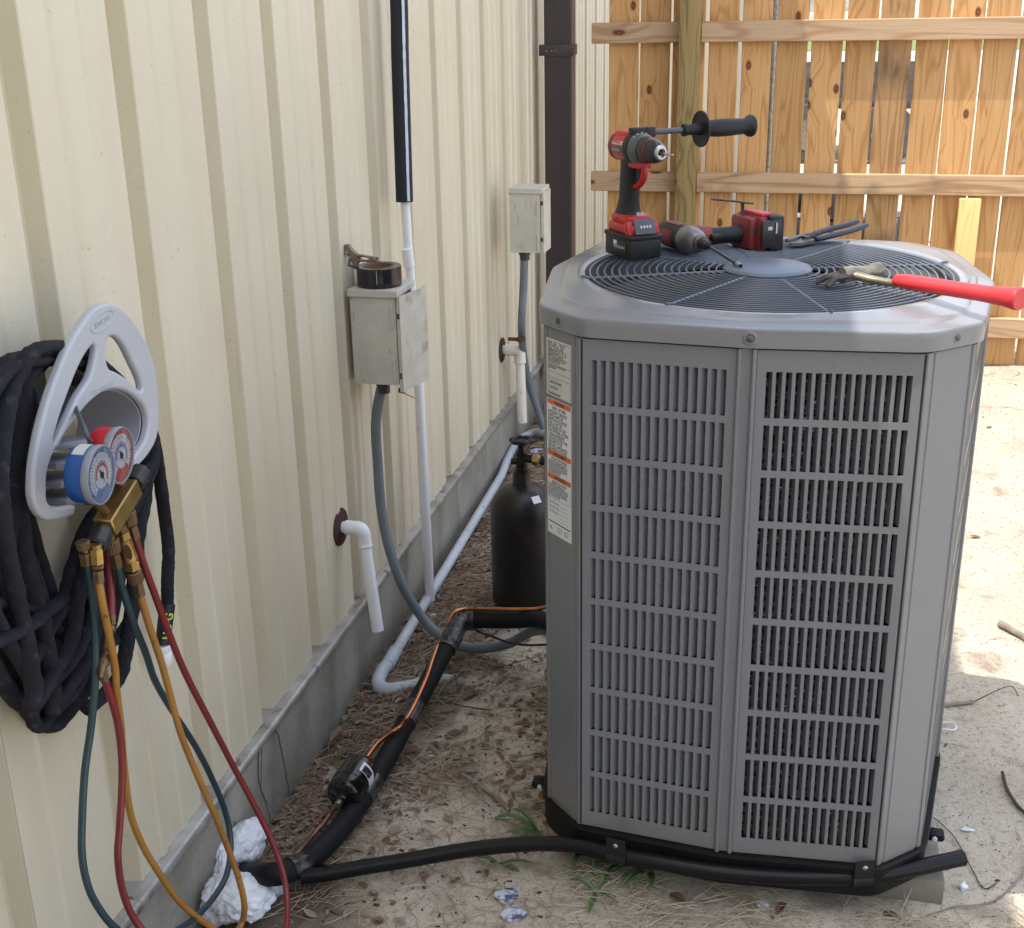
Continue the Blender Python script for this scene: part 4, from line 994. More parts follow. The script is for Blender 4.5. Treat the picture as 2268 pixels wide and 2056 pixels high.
# inner shell, fan, motor seen through the guard
m = MB(); m.lathe([(.334, ZL1-.05), (.325, ZL1-.09), (.323, .90), (.30, .89), (.30, .25)], (0, 0, 0), (0, 0, 1), 64); m.sm = [True]*len(m.sm)
m.f = m.f[:-2] if False else m.f; obj('shroud', m, M['ac_lid2'] if 'ac_lid2' in M else mat('shroud_grey', (.19, .19, .19), (.15, .15, .15), rough=.6), ac)
M['blade'] = mat('fan_blade_grey', (.16, .165, .17), (.12, .125, .13), rough=.45)
m = MB()
for kq in range(3):
    a0 = R(20+120*kq); V = []; nr_, na = 5, 7
    for i in range(nr_):
        r_ = .06+.25*i/(nr_-1); sp = R(44)+R(30)*(i/(nr_-1))
        for j in range(na):
            t = j/(na-1); a = a0+sp*(t-.5)+.3*i/nr_; V.append((r_*math.cos(a), r_*math.sin(a), 1.055+.05*(t-.5)+.008*math.sin(PI*t)))
    m.add(V, [(i*na+j, i*na+j+1, (i+1)*na+j+1, (i+1)*na+j) for i in range(nr_-1) for j in range(na-1)], True)
obj('fan_blade', m, M['blade'], ac, fixn=False)
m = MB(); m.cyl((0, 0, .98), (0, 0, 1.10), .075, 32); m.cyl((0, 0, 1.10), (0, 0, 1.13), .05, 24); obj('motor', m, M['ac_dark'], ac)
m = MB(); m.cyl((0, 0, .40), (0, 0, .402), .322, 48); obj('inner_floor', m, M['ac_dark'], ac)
BX = Vector((GX, GY, 0))
# guard: concentric wires on eight spokes, domed cap
GC = Vector((.008, -.012, 0)); ZW = ZL1+.012
gd = None
def gz_(r_): return ZW+.003*(1-(r_/.335)**2)
NR = 18
for i in range(NR):
    r_ = .096+(.336-.096)*i/(NR-1); m = MB()
    m.tube([BX+Vector((r_*math.cos(2*PI*k/96), r_*math.sin(2*PI*k/96), gz_(r_))) for k in range(96)], .0021, 7, closed=True); obj('guard_wire', m, M['wire'], ac)
for k in range(8):
    a = R(20+45*k); d = Vector((math.cos(a), math.sin(a), 0)); t = Vector((-d.y, d.x, 0)); m = MB()
    m.tube([BX+d*.075+Vector((0, 0, ZW+.0018)), BX+d*.2+Vector((0, 0, ZW+.0005)), BX+d*.350+Vector((0, 0, ZW-.0012))], .0033, 7)
    m.tube([BX+d*.336+Vector((0, 0, ZW-.002)), BX+d*.347+t*.004+Vector((0, 0, ZW+.003)), BX+d*.356+Vector((0, 0, ZW+.004))], .0030, 6); obj('guard_spoke', m, M['wire'], ac)
m = MB(); m.lathe([(.078, ZW-.004), (.083, ZW+.000), (.0835, ZW+.006), (.080, ZW+.0095), (.074, ZW+.0115), (.0001, ZW+.0125)], BX, (0, 0, 1), 64); obj('guard_cap', m, M['hub'], ac)
# lid screws in pressed dimples
def dimple(p, n):
    m = MB(); m.lathe([(.0001, .0005), (.006, .0005), (.0075, .0018), (.0105, .0018), (.0125, .0003)], p, n, 24); dd = obj('dimple', m, M['ac'], lid_o)
    m = MB(); m.lathe([(.0058, .0008), (.0058, .0035), (.003, .0048), (.0001, .005)], p, n, 6, smo=False); obj('screw', m, M['t_dirty'], lid_o)
n0 = Vector((0, -1, 0)); dimple(Vector((.004, -BOW-OV-.0002, 1.124)), n0)
nl = Vector((-1, -1, 0)).normalized(); nrr = Vector((1, -1, 0)).normalized(); dch = (A_+B_)/math.sqrt(2)+OV+.0003
dimple(nl*dch+Vector((0, 0, 1.124)), nl); dimple(nrr*dch+Vector((0, 0, 1.124)), nrr)
m = MB()
for (px_, py_) in ((.0, -BOW-.009), (-.15, -.385)): m.lathe([(.0001, .003), (.004, .0025), (.0045, 0)], (px_, py_, ZG0-.002), (0, -1, 0), 8)
# side tabs with bright screws
for p_, n_ in ((Vector((.385, -.20, .095)), Vector((1, -.1, 0))), (Vector((-.385, -.20, .095)), Vector((-1, -.1, 0)))):
    m = MB(); m.box(p_+n_*.012, (.034, .030, .016), bev=.006); tb = obj('mounting_tab', m, M['base'], ac)
    m = MB(); m.lathe([(.005, 0), (.005, .003), (.0001, .004)], p_+n_*.010+Vector((0, -.015, 0)), (0, -1, 0), 8); obj('screw', m, M['paper_w'], tb)

# ---- labels on the left corner post (front-left chamfer), flat prints at their size
bL, aL = sides[3][2], sides[0][0]
eL = (aL-bL).normalized(); nL = Vector((eL.y, -eL.x, 0)); zv = Vector((0, 0, 1))
lp_ = posts[3]
def on_post(t, z, w=0): return bL+eL*t+nL*(.0009+w)+Vector((0, 0, z))
def sheet(t0, z0, t1, z1, w, mt, name, par):
    m = MB(); m.add([on_post(t0, z0, w), on_post(t1, z0, w), on_post(t1, z1, w), on_post(t0, z1, w)], [(0, 1, 2, 3)]); return obj(name, m, M[mt], par, fixn=False)
def frame_lines(rects, w):
    m = MB()
    for (t0, z0, t1, z1) in rects: m.add([on_post(t0, z0, w), on_post(t1, z0, w), on_post(t1, z1, w), on_post(t0, z1, w)], [(0, 1, 2, 3)])
    return m
T0, T1 = .013, .091
# rating plate
pt, pb = 1.085, .981
plate = sheet(T0, pb, T1, pt, 0, 'paper', 'rating_plate', lp_)
W_ = T1-T0
lines = [(T0+.004, pb+.003, T0+.0047, pt-.004), (T1-.0037, pb+.003, T1-.003, pt-.004), (T0+.004, pt-.0047, T1-.003, pt-.004), (T0+.004, pt-.046, T1-.003, pt-.0453), (T0+.004, pt-.060, T1-.003, pt-.0593), (T0+.004, pt-.070, T1-.003, pt-.0693),
         (T0+.007, pt-.096, T0+.0075, pt-.073), (T0+.046, pt-.094, T0+.0465, pt-.075), (T0+.007, pt-.0735, T0+.045, pt-.073), (T0+.007, pt-.0965, T0+.045, pt-.096), (T0+.006, pb+.003, T0+.044, pb+.0055)]
rr_ = random.Random(5)
obj('print', frame_lines(lines, .0002), M['print_grey'], plate, fixn=False)
def put(body, t, z, size, par, mt='ink', align='LEFT', sx=.8, w=.0002, bold=0.0):
    m = text_mb(body, size, on_post(t, z, w), eL, zv, 0, align, sx, bold); obj('print', m, M[mt], par, fixn=False)
put('MODEL     SERIAL        MFR DATE\nVOLTS 208/230    PH 1    HZ 60\nR-410A      FACTORY CHARGE\nCOMPRESSOR MOTOR    RLA   LRA\nOUTDOOR FAN MOTOR   FLA   HP\nMINIMUM CIRCUIT AMPACITY\nMAX. OVERCURRENT PROTECTION\nDESIGN PRESSURE HIGH   LOW\nOUTDOOR USE ONLY', T0+.0055, pt-.0095, .0050, plate, bold=.00008, sx=.72)
put('SUITABLE FOR OUTDOOR USE\nFIELD WIRING', T0+.006, pt-.050, .0048, plate, bold=.00008)
put('AHRI CERTIFIED', T0+.010, pt-.081, .0065, plate, bold=.0001)
put('UNITARY SMALL AC\nAHRI STANDARD', T0+.010, pt-.088, .004, plate)
# warning label
wt, wb = .975, .713; Hh = wt-wb
warn = sheet(T0, wb, T1, wt, 0, 'paper_w', 'warning_label', lp_)
def wz(f): return wt-f*Hh
for f0, f1, body, sx_ in ((.004, .040, 'WARNING', .8), (.375, .412, 'AVERTISSEMENT', .7), (.547, .584, 'ADVERTENCIA', .7)):
    bar = sheet(T0+.002, wz(f1), T1-.002, wz(f0), .0002, 'orange', 'orange_bar', warn)
    put(body, T0+W_*.52, wz(f1)+.0022, .0082, bar, align='CENTER', sx=sx_, w=.0004, bold=.0002)
put('RISK OF FIRE', T0+W_*.5, wz(.075), .0088, warn, align='CENTER', sx=.85, bold=.00015)
put('AUXILIARY DEVICES\nWHICH MAY BE\nIGNITION SOURCES\nSHALL NOT BE\nINSTALLED IN THE\nDUCTWORK, OTHER\nTHAN AUXILIARY\nDEVICES LISTED FOR\nUSE WITH THE\nSPECIFIC APPLIANCE.\nSEE INSTRUCTIONS.', T0+.004, wz(.104), .0083, warn, sx=.80, bold=.00015)
put('RISQUE D\'INCENDIE', T0+W_*.5, wz(.438), .0070, warn, align='CENTER', sx=.8, bold=.0001)
put('LES DISPOSITIFS AUXILIAIRES POUVANT\nETRE DES SOURCES D\'INFLAMMATION NE\nDOIVENT PAS ETRE INSTALLES DANS LES\nCONDUITS, AUTRES QUE LES DISPOSITIFS\nAUXILIAIRES HOMOLOGUES.\nVOIR LES INSTRUCTIONS.', T0+.004, wz(.458), .0052, warn, sx=.62, bold=.00008)
put('RIESGO DE FUEGO', T0+W_*.5, wz(.612), .0070, warn, align='CENTER', sx=.8, bold=.0001)
put('LOS DISPOSITIVOS AUXILIARES QUE\nPUEDAN SER FUENTES DE IGNICION NO SE\nINSTALARAN EN LOS CONDUCTOS, SALVO\nLOS DISPOSITIVOS AUXILIARES LISTADOS\nPARA USO CON EL APARATO ESPECIFICO.\nVEA LAS INSTRUCCIONES.', T0+.004, wz(.630), .0052, warn, sx=.62, bold=.00008)
ln = [(T0+.003, wz(.728), T1-.003, wz(.726)), (T0+.003, wz(.728), T0+.0034, wz(.600)), (T1-.0034, wz(.728), T1-.003, wz(.600))]
for f in (.765, .795, .825, .855, .880): ln.append((T0+W_*(.55 if f != .825 else .30), wz(f+.0018), T1-.012, wz(f)))
ln += [(T0+.003, wz(.912), T1-.003, wz(.904))]
for i, f in enumerate((.935, .935)): 
    t = T0+W_*(.42+.28*i); ln += [(t, wz(f+.035), t+.0011, wz(f)), (t+.0115, wz(f+.035), t+.0126, wz(f)), (t, wz(f+.0035), t+.0126, wz(f)), (t, wz(f+.035), t+.0126, wz(f+.0315)), (t+.0058, wz(f+.03), t+.0068, wz(f+.01))]
obj('print', frame_lines(ln, .0002), M['ink'], warn, fixn=False)
put('O Superheat charging\n\nO Subcooling charging\n\n/ Charge by weight', T0+.004, wz(.762), .0055, warn, sx=.7)
put('UL', T0+.006, wz(.965), .009, warn, sx=.9, bold=.0002)

# ---- paver under the right front foot
pv = thing('paver', (1.36, .45, .02), 'weathered concrete paver under the right front corner of the unit', 'paver')
M['paver'] = concrete_mat('paver_concrete', (.30, .28, .24), (.22, .20, .165), .2)
m = MB(); m.box((1.345, .60, .0225), (.20, .27, .060), Matrix.Rotation(R(1), 3, 'Z'), bev=.006); obj('slab', m, M['paver'], pv)
for (x, y, lab) in ((.78, .64, 'concrete paver hidden under the left front corner of the unit'), (.76, 1.03, 'concrete paver under the left rear corner of the unit'), (1.31, 1.03, 'concrete paver under the right rear corner of the unit')):
    t = thing('paver', (x, y, .02), lab, 'paver'); m = MB(); m.box((x, y, .0225), (.20, .20, .060), bev=.006); obj('slab', m, M['paver'], t)

# ================================================================== TOOLS ON THE UNIT
ZT_ = ZW+.0050
def tool(name, loc, rz, label, cat): return thing(name, loc, label, cat, rotz=rz, local=True)
# ---- hammer drill standing on its battery; local -Y is the chuck, +X the side handle
dr_ = tool('cordless_drill', (.775, .868, ZT_), R(37), 'red and black cordless drill standing upright on its battery with a long side handle', 'drill')
dr_.scale = (.885, .90, .985)
RS = [None]
def lo(m, name, mt, par, **k):
    if RS[0] == 'drill': m.v = [Vector((v.x*.80, v.y, zb+(v.z-zb)*.80)) for v in m.v]
    if RS[0] == 'impact': m.v = [Vector((v.x, v.y*.78, v.z*.78)) for v in m.v]
    return obj(name, m, M[mt], par, **k)
# battery
m = MB(); m.box((0, -.006, .024), (.080, .118, .044), bev=.006); m.box((0, -.006, .046), (.083, .122, .010), bev=.003); bat = lo(m, 'battery', 't_black', dr_)
m = MB(); m.box((0, -.004, .060), (.072, .104, .020), bev=.006); m.box((0, .005, .077), (.060, .078, .018), bev=.006); m.box((0, -.043, .062), (.080, .018, .030), Matrix.Rotation(R(-22), 3, 'X'), bev=.005); lo(m, 'battery_top', 't_red', bat)
m = MB(); m.box((0, -.0565, .067), (.052, .004, .032), Matrix.Rotation(R(-22), 3, 'X'), bev=.0015); gp_ = lo(m, 'gauge_panel', 't_grey', bat)
nrm_ = Matrix.Rotation(R(-22), 3, 'X')
def dtext(body, size, p, ux, uy, mt, par, **k): return obj('print', text_mb(body, size, p, ux, uy, .0001, **k), M[mt], par, fixn=False)
dtext('REDLITHIUM', .0062, Vector((.002, -.0600, .0555)), (1, 0, 0), nrm_ @ Vector((0, 0, 1)), 'paper_w', gp_, align='CENTER', bold=.0001)
m = MB()
for i in range(4): m.box(Vector((-.010+i*.0075, -.0595, .067)), (.004, .0015, .0055), nrm_)
lo(m, 'charge_light', 'paper', gp_)
m = MB(); m.box((-.0418, -.02, .026), (.001, .058, .022), bev=.0003); pl_ = lo(m, 'label', 'ink', bat)
dtext('REDLITHIUM', .0085, Vector((-.0425, .006, .022)), (0, -1, 0), (0, 0, 1), 'paper', pl_)
m = MB(); m.box((-.0425, .000, .0325), (.0008, .014, .008)); lo(m, 'badge', 'paper_w', pl_)
dtext('M18', .0095, Vector((0, -.0345, .0865)), (1, 0, 0), (0, -.2, 1), 'paper_w', bat, align='CENTER', bold=.0002)
# handle
m = MB(); hp = [(.016, .076), (.017, .092), (.014, .115), (.011, .145), (.009, .172), (.006, .192)]
V = []; n = 20
for i, (yc, z) in enumerate(hp):
    a_, b_ = (.019, .027) if i > 1 else ((.031, .046) if i == 0 else (.023, .031))
    for k in range(n):
        t = 2*PI*k/n; c_, s_ = math.cos(t), math.sin(t); V.append((a_*abs(c_)**.75*(1 if c_ > 0 else -1), yc+b_*abs(s_)**.75*(1 if s_ > 0 else -1), z))
m.add(V, [(i*n+k, i*n+(k+1) % n, (i+1)*n+(k+1) % n, (i+1)*n+k) for i in range(len(hp)-1) for k in range(n)]+[tuple(reversed(range(n))), tuple((len(hp)-1)*n+k for k in range(n))], True); lo(m, 'handle', 't_black', dr_)
m = MB(); m.tube(smooth([(0, -.030, .192), (0, -.050, .182), (0, -.047, .160), (0, -.030, .146), (0, -.012, .140)], 5), .0085, 10, flat=.8); m.box((0, -.012, .188), (.034, .088, .020), bev=.006); m.box((0, .010, .170), (.030, .040, .026), bev=.008); lo(m, 'trigger_guard', 't_red', dr_)
m = MB(); m.box((0, -.036, .170), (.017, .018, .030), Matrix.Rotation(R(-8), 3, 'X'), bev=.004); lo(m, 'trigger', 't_black', dr_)
# body
zb = .215
RS[0] = 'drill'
m = MB(); m.lathe([(.024, -.066), (.030, -.062), (.034, -.05), (.0355, -.01), (.0345, .010)], (0, 0, zb), (0, -1, 0), 32); m.box((0, .022, zb+.024), (.042, .07, .030), bev=.008); m.box((0, .020, zb-.018), (.050, .070, .022), bev=.007); body = lo(m, 'motor_housing', 't_red', dr_)
m = MB(); m.lathe([(.020, -.074), (.030, -.072), (.0345, -.064), (.0352, -.056), (.033, -.054)], (0, 0, zb), (0, -1, 0), 28); lo(m, 'rear_cap', 'rust_dk2' if 'rust_dk2' in M else 't_red_worn', body)
m = MB(); m.box((-.0335, .022, zb-.004), (.006, .052, .016), bev=.002); sb = lo(m, 'side_badge', 'print_grey', body)
m = MB(); m.box((-.0345, .020, zb+.012), (.004, .046, .009), Matrix.Rotation(R(12), 3, 'Y'), bev=.001); lo(m, 'logo_strip', 'paper', body)
dtext('Milwaukee', .0085, Vector((-.0300, .040, zb+.0095)), (0, -1, 0), (0, 0, 1), 't_red', body)
dtext('M18 FUEL', .0075, Vector((-.0300, .040, zb-.0065)), (0, -1, 0), (0, 0, 1), 'paper', sb)
m = MB(); m.lathe([(.0345, .004), (.0395, .006), (.0400, .022), (.036, .024)], (0, 0, zb), (0, -1, 0), 36); m.box((.006, -.014, zb+.040), (.052, .018, .020), bev=.003); m.box((.038, -.014, zb+.038), (.030, .022, .024), bev=.003); lo(m, 'handle_clamp', 't_black', dr_)
m = MB(); m.lathe([(.036, .022), (.039, .026), (.0385, .048), (.036, .052), (.034, .056)], (0, 0, zb), (0, -1, 0), 48, knurl=-.0008); cl = lo(m, 'clutch_ring', 't_grey', dr_)
m = MB()
for i in range(9):
    a = R(50+20*i); m.box((.0392*math.cos(a)*-1, -.037, zb+.0392*math.sin(a)), (.003, .005, .003))
lo(m, 'mark', 'paper', cl)
m = MB(); m.lathe([(.031, .052), (.0315, .072), (.030, .078), (.0285, .080), (.028, .094), (.024, .108), (.018, .115), (.0001, .1155)], (0, 0, zb), (0, -1, 0), 40); ck = lo(m, 'chuck', 't_chuck', dr_)
m = MB(); m.lathe([(.0292, .0775), (.0300, .0785), (.0292, .0795)], (0, 0, zb), (0, -1, 0), 36); lo(m, 'red_band', 't_red', ck)
m = MB(); m.lathe([(.0185, .1135), (.019, .118), (.015, .1215), (.011, .1215), (.010, .117), (.0001, .117)], (0, 0, zb), (0, -1, 0), 30); lo(m, 'chuck_nose', 't_steel', ck)
m = MB()
for k in range(3):
    a = R(90+120*k); m.box((.0055*math.cos(a), -.121, zb+.0055*math.sin(a)), (.006, .012, .006), bev=.001)
lo(m, 'jaw', 't_chuck', ck)
m = MB(); n = 46; P = [Vector((0, -.118-.052*i/n, zb)) for i in range(n+1)]
V = []; s6 = 8
for i, p in enumerate(P):
    tw = i*.42; r_ = .0030 if i < n-3 else .0030*(n-i)/3+.0003
    for k in range(s6):
        a = 2*PI*k/s6; rr = r_*(.55+.45*abs(math.cos(a))); V.append(p+Vector((rr*math.cos(a+tw), 0, rr*math.sin(a+tw))))
m.add(V, [(i*s6+k, i*s6+(k+1) % s6, (i+1)*s6+(k+1) % s6, (i+1)*s6+k) for i in range(n) for k in range(s6)], True); lo(m, 'drill_bit', 't_steel', ck)
# side handle
RS[0] = None
hx0 = .042; hz = zb+.0295
m = MB(); m.cyl((hx0-.004, -.014, hz), (.130, -.014, hz), .0058, 14); sh_ = lo(m, 'side_rod', 't_grey', dr_)
m = MB(); m.lathe([(.0095, 0.116), (.0125, 0.118), (.0125, 0.126), (.0105, 0.128), (.0115, 0.151), (.013, 0.168)], (0, -.014, hz), (1, 0, 0), 24); lo(m, 'collar', 't_black', sh_)
m = MB(); m.lathe([(.014, 0.164), (.030, 0.165), (.0355, 0.162), (.036, 0.166), (.031, 0.171), (.016, 0.175)], (0, -.014, hz), (1, 0, 0), 40); lo(m, 'hand_guard', 't_black', sh_)
m = MB(); m.lathe([(.0135, 0.172), (.0155, 0.181), (.0175, 0.206), (.0178, 0.236), (.0160, 0.268), (.0155, 0.281), (.021, 0.290), (.0225, 0.296), (.0215, 0.301), (.014, 0.304), (.0001, 0.303)], (0, -.014, hz), (1, 0, 0), 36); lo(m, 'side_grip', 't_grip' if 't_grip' in M else 't_grey2' if 't_grey2' in M else 't_black', sh_)

# ---- impact driver lying on its side
nose = (Vector((.988, .785, 0))-Vector((.725, .905, 0))).normalized()
aI = R(-55)
im = tool('impact_driver', (.868, .938, ZT_), aI, 'worn red impact driver lying on its side with a long hex bit', 'impact driver')
# local +X is the nose, +Y towards the battery
r0 = .034; zc = r0+.001
RS[0] = 'impact'
m = MB(); m.lathe([(.012, -.082), (.024, -.078), (.031, -.066), (.0335, -.045), (.034, -.01), (.034, .022)], (0, 0, zc), (1, 0, 0), 32); mh = lo(m, 'motor_housing', 't_black', im)
m = MB(); m.lathe([(.0342, -.050), (.0352, -.046), (.0355, -.004), (.0345, 0)], (0, 0, zc), (1, 0, 0), 32)
m2 = MB()
for f in m.f:
    c = sum((m.v[i] for i in f), Vector())/len(f)-Vector((0, 0, zc)); a = math.degrees(math.atan2(c.z, c.y)) % 360
    if (60 < a < 110) or (150 < a < 215): m2.f.append(f)
m2.v = m.v; m2.sm = [True]*len(m2.f); lo(m2, 'red_panel', 't_red_worn', mh, fixn=False)
m = MB(); m.lathe([(.034, .020), (.0355, .024), (.0350, .040), (.031, .058), (.024, .070), (.019, .074), (.018, .076)], (0, 0, zc), (1, 0, 0), 36); hs = lo(m, 'gear_case', 't_cast', im)
m = MB(); m.lathe([(.021, .070), (.0215, .078), (.017, .082), (.0001, .082)], (0, 0, zc), (1, 0, 0), 28); lo(m, 'nose_ring', 't_dirty', hs)
m = MB(); m.lathe([(.0135, .080), (.0140, .096), (.0125, .100), (.0085, .102), (.008, .108)], (0, 0, zc), (1, 0, 0), 24); cc = lo(m, 'hex_collet', 't_chuck', im)
bt = Vector((.232, -.006, .0115)); b00 = Vector((.100, 0, zc))
m = MB(); m.lathe([(.0036, 0), (.0036, (bt-b00).length-.022)], b00, bt-b00, 6, smo=False); ax_ = (bt-b00).normalized(); q = b00+ax_*((bt-b00).length-.024)
m.lathe([(.0050, 0), (.0066, .004), (.0068, .012)], q, ax_, 18); bo = lo(m, 'hex_bit', 't_chuck', cc)
m = MB(); m.lathe([(.0068, .010), (.0070, .024), (.0050, .024), (.0048, .012), (.0001, .012)], q, ax_, 18); lo(m, 'nut_socket', 't_steel', bo)
RS[0] = None; zc = .0275
# handle
hd = Vector((.14, 1, 0)).normalized()
def hv(s, z=0, o=0): return Vector((.000+o, 0, zc))+hd*s+Vector((0, 0, z))
m = MB(); m.tube([hv(.020), hv(.048, -.001), hv(.075, -.002), hv(.105, -.001), hv(.130)], [.0235, .0205, .018, .0175, .021], 18, flat=.95); lo(m, 'handle', 't_black', im)
m = MB(); m.tube([hv(.012), hv(.034), hv(.060, -.001)], [.0225, .0225, .0205], 16, flat=1.0, caps=True); lo(m, 'handle_root', 't_red_worn', im)
m = MB(); m.box(hv(.062, 0, .022), (.016, .024, .013), bev=.004); lo(m, 'trigger', 't_black', im)
m = MB(); m.box(hv(.135, .004, .004), (.078, .022, .066), bev=.008); m.box(hv(.150, .004, .006), (.092, .020, .072), bev=.006); ft = lo(m, 'battery_mount', 't_red_worn', im)
m = MB(); m.box(hv(.175, .004, .006), (.110, .034, .076), bev=.007); b2_ = lo(m, 'battery', 't_black', im)
m = MB(); m.box(hv(.160, .006, .0605), (.006, .044, .056), bev=.002); b3_ = lo(m, 'battery_face', 't_chuck', b2_)
m = MB(); m.box(hv(.156, .018, .0640), (.001, .010, .007)); m.box(hv(.170, .018, .0640), (.001, .003, .022)); lo(m, 'logo', 'paper', b3_)
m = MB(); m.box(hv(.158, .042, .006), (.080, .026, .008), bev=.003); lo(m, 'red_latch', 't_red', ft)
m = MB(); P = [hv(.138, .040, -.010), hv(.138, .056, -.012), hv(.136, .062, -.010)]
m.tube(P, .006, 6, flat=.5); m.tube(smooth([hv(.142, .062, .01), hv(.120, .064, -.02), hv(.100, .063, -.062), hv(.108, .063, -.064), hv(.130, .062, -.03), hv(.150, .061, .008)], 5), .0022, 6); lo(m, 'belt_hook', 't_dirty', im)

# ---- pliers
pr_ = Vector((1.082, 1.000, ZT_)); pd = Vector((1.240, 1.185, ZT_))-pr_
plr = tool('pliers', pr_, math.atan2(pd.y, pd.x), 'slip joint pliers with dark navy grips lying at the back of the fan guard', 'pliers')
m = MB()
m.prism([(0, -.004), (.020, -.016), (.062, -.013), (.080, -.004), (.078, .004), (.062, .010), (.030, .006), (.006, .003)], (0, 0, .0025), (1, 0, 0), (0, 1, 0), (0, 0, 1), .008); lo(m, 'lower_jaw', 't_dirty', plr, bevel=.0012)
m = MB(); m.prism([(0, .006), (.010, .005), (.045, .012), (.075, .022), (.092, .022), (.088, .030), (.060, .028), (.022, .022), (.004, .014)], (0, 0, .0095), (1, 0, 0), (0, 1, 0), (0, 0, 1), .007); m.cyl((.058, .006, .0), (.058, .006, .017), .008, 16); lo(m, 'upper_jaw', 't_dirty', plr, bevel=.0012)
for sgn, zz in ((-1, .010), (1, .015)):
    m = MB(); P = smooth([(.072, sgn*.010+.003, .010), (.10, sgn*.012+.004, zz), (.15, sgn*.015+.006, zz+.003), (.20, sgn*.014+.006, zz+.006), (.238, sgn*.012+.006, zz+.010)], 6); m.tube(P, [.0055]+[.0078]*(len(P)-2)+[.0065], 12, flat=.75); lo(m, 'grip', 'grip_blue', plr)

# ---- hammer
h0 = Vector((1.196, .645, 0)); h1 = Vector((1.448, .440, 0)); hd_ = (h1-h0)
hm = tool('hammer', (h0.x, h0.y, ZT_), math.atan2(hd_.y, hd_.x), 'claw hammer with a bright red rubber grip overhanging the right edge of the unit', 'hammer')
Lh = hd_.length
# head: local X along the handle, head lies across it, claws towards the camera side
m = MB()
def hp_(x, y, z): return Vector((x, y, z))
V = []
sec = [(-.062, .004, .012, .016), (-.045, .009, .014, .018), (-.022, .012, .015, .020), (0, .0135, .0145, .021), (.020, .012, .012, .020), (.040, .011, .011, .020), (.045, .0145, .0145, .020), (.062, .0150, .0150, .020), (.066, .0135, .0135, .020)]
hr = R(80)
for (s, a_, b_, zz) in sec[2:]:
    c = Vector((math.cos(hr)*s, math.sin(hr)*s, zz)); n_ = Vector((math.cos(hr), math.sin(hr), 0)); u = Vector((-n_.y, n_.x, 0))
    for k in range(16):
        t = 2*PI*k/16; V.append(c+u*a_*math.cos(t)+Vector((0, 0, 1))*b_*math.sin(t))
n = 16; L9 = len(sec)-2
m.add(V, [(i*n+k, i*n+(k+1) % n, (i+1)*n+(k+1) % n, (i+1)*n+k) for i in range(L9-1) for k in range(n)]+[tuple(reversed(range(n))), tuple((L9-1)*n+k for k in range(n))], True); head = lo(m, 'head', 't_hammer', hm)
for off, dn in ((.009, .0), (-.009, .0)):
    m = MB()
    n_ = Vector((math.cos(hr), math.sin(hr), 0)); u = Vector((-n_.y, n_.x, 0))
    P = smooth([n_*-.018+u*off*.7+Vector((0, 0, .020)), n_*-.040+u*off+Vector((-.006, 0, .018)), n_*-.048+u*off*1.4+Vector((-.008, 0, .013)), n_*-.056+u*off*1.7+Vector((-.012, 0, .006))], 5)
    m.tube(P, [.0100-.0035*i/(len(P)-1) for i in range(len(P))], 10, flat=.62); lo(m, 'claw', 't_claw', hm)
m = MB(); P = smooth([(0, 0, .020), (.03, -.001, .018), (.07, .001, .017), (.12, .001, .019)], 5); m.tube(P, [.0105-.003*i/(len(P)-1) for i in range(len(P))], 14, flat=.8); lo(m, 'shaft', 't_hammer', hm)
m = MB(); V = []; gs = [(.098, .0095), (.102, .0125), (.125, .0150), (.17, .0155), (.22, .0150), (.28, .0155), (.325, .0180), (.345, .0215), (.350, .0215), (.352, .0200)]
for (x, r_) in gs:
    for k in range(22):
        t = 2*PI*k/22; V.append((x*Lh/.352, .001+r_*1.1*math.cos(t), .021+.004*x/.35*2+r_*.86*math.sin(t)))
n = 22; m.add(V, [(i*n+k, i*n+(k+1) % n, (i+1)*n+(k+1) % n, (i+1)*n+k) for i in range(len(gs)-1) for k in range(n)]+[tuple(reversed(range(n))), tuple((len(gs)-1)*n+k for k in range(n))], True); lo(m, 'grip', 'grip_red', hm)
# ================================================================== HOSE HANGER, FABRIC HOSE, GAUGES (near left)
XH = .115
hg = thing('hose_hanger', (0, -.04, 1.06), 'pale grey plastic hose hanger on the near wall holding the charcoal hose', 'hose hanger')
def Z1(x, y, X=XH): return at(x/3.656, 600+y/3.656, X=X)
O = Z1(800, 1000)
def pl2(pts, n=4, X=XH):
    q = smooth_closed([Vector(((Z1(x, y, X)-O).y, (Z1(x, y, X)-O).z, 0)) for x, y in pts], n); return [(p.x, p.y) for p in q]
outer = [(840, 262), (760, 285), (690, 352), (600, 480), (530, 600), (460, 760), (390, 940), (325, 1150), (275, 1350), (242, 1550), (230, 1700), (232, 1830), (262, 1930), (310, 1998), (380, 2022), (470, 2008), (560, 1982), (577, 1935), (570, 1895), (480, 1905), (405, 1910), (355, 1870), (343, 1790), (348, 1650), (372, 1540), (415, 1450), (475, 1350), (560, 1230), (620, 1150), (700, 1060), (800, 985), (900, 958), (1000, 978), (1090, 1040), (1148, 1115), (1172, 1210), (1165, 1310), (1130, 1400), (1080, 1470), (1040, 1530), (1060, 1590), (1120, 1550), (1190, 1460), (1235, 1370), (1257, 1260), (1260, 1150), (1250, 950), (1230, 800), (1185, 640), (1100, 480), (1010, 355), (920, 285)]
holeL = [(715, 602), (742, 620), (742, 680), (722, 780), (692, 870), (640, 950), (600, 1010), (565, 1080), (500, 1220), (430, 1365), (407, 1392), (403, 1350), (430, 1250), (470, 1120), (530, 960), (590, 810), (650, 690)]
holeR = [(862, 532), (925, 545), (990, 630), (1050, 755), (1100, 860), (1124, 940), (1108, 972), (1050, 915), (980, 860), (910, 818), (858, 795), (835, 740), (820, 650), (832, 570)]
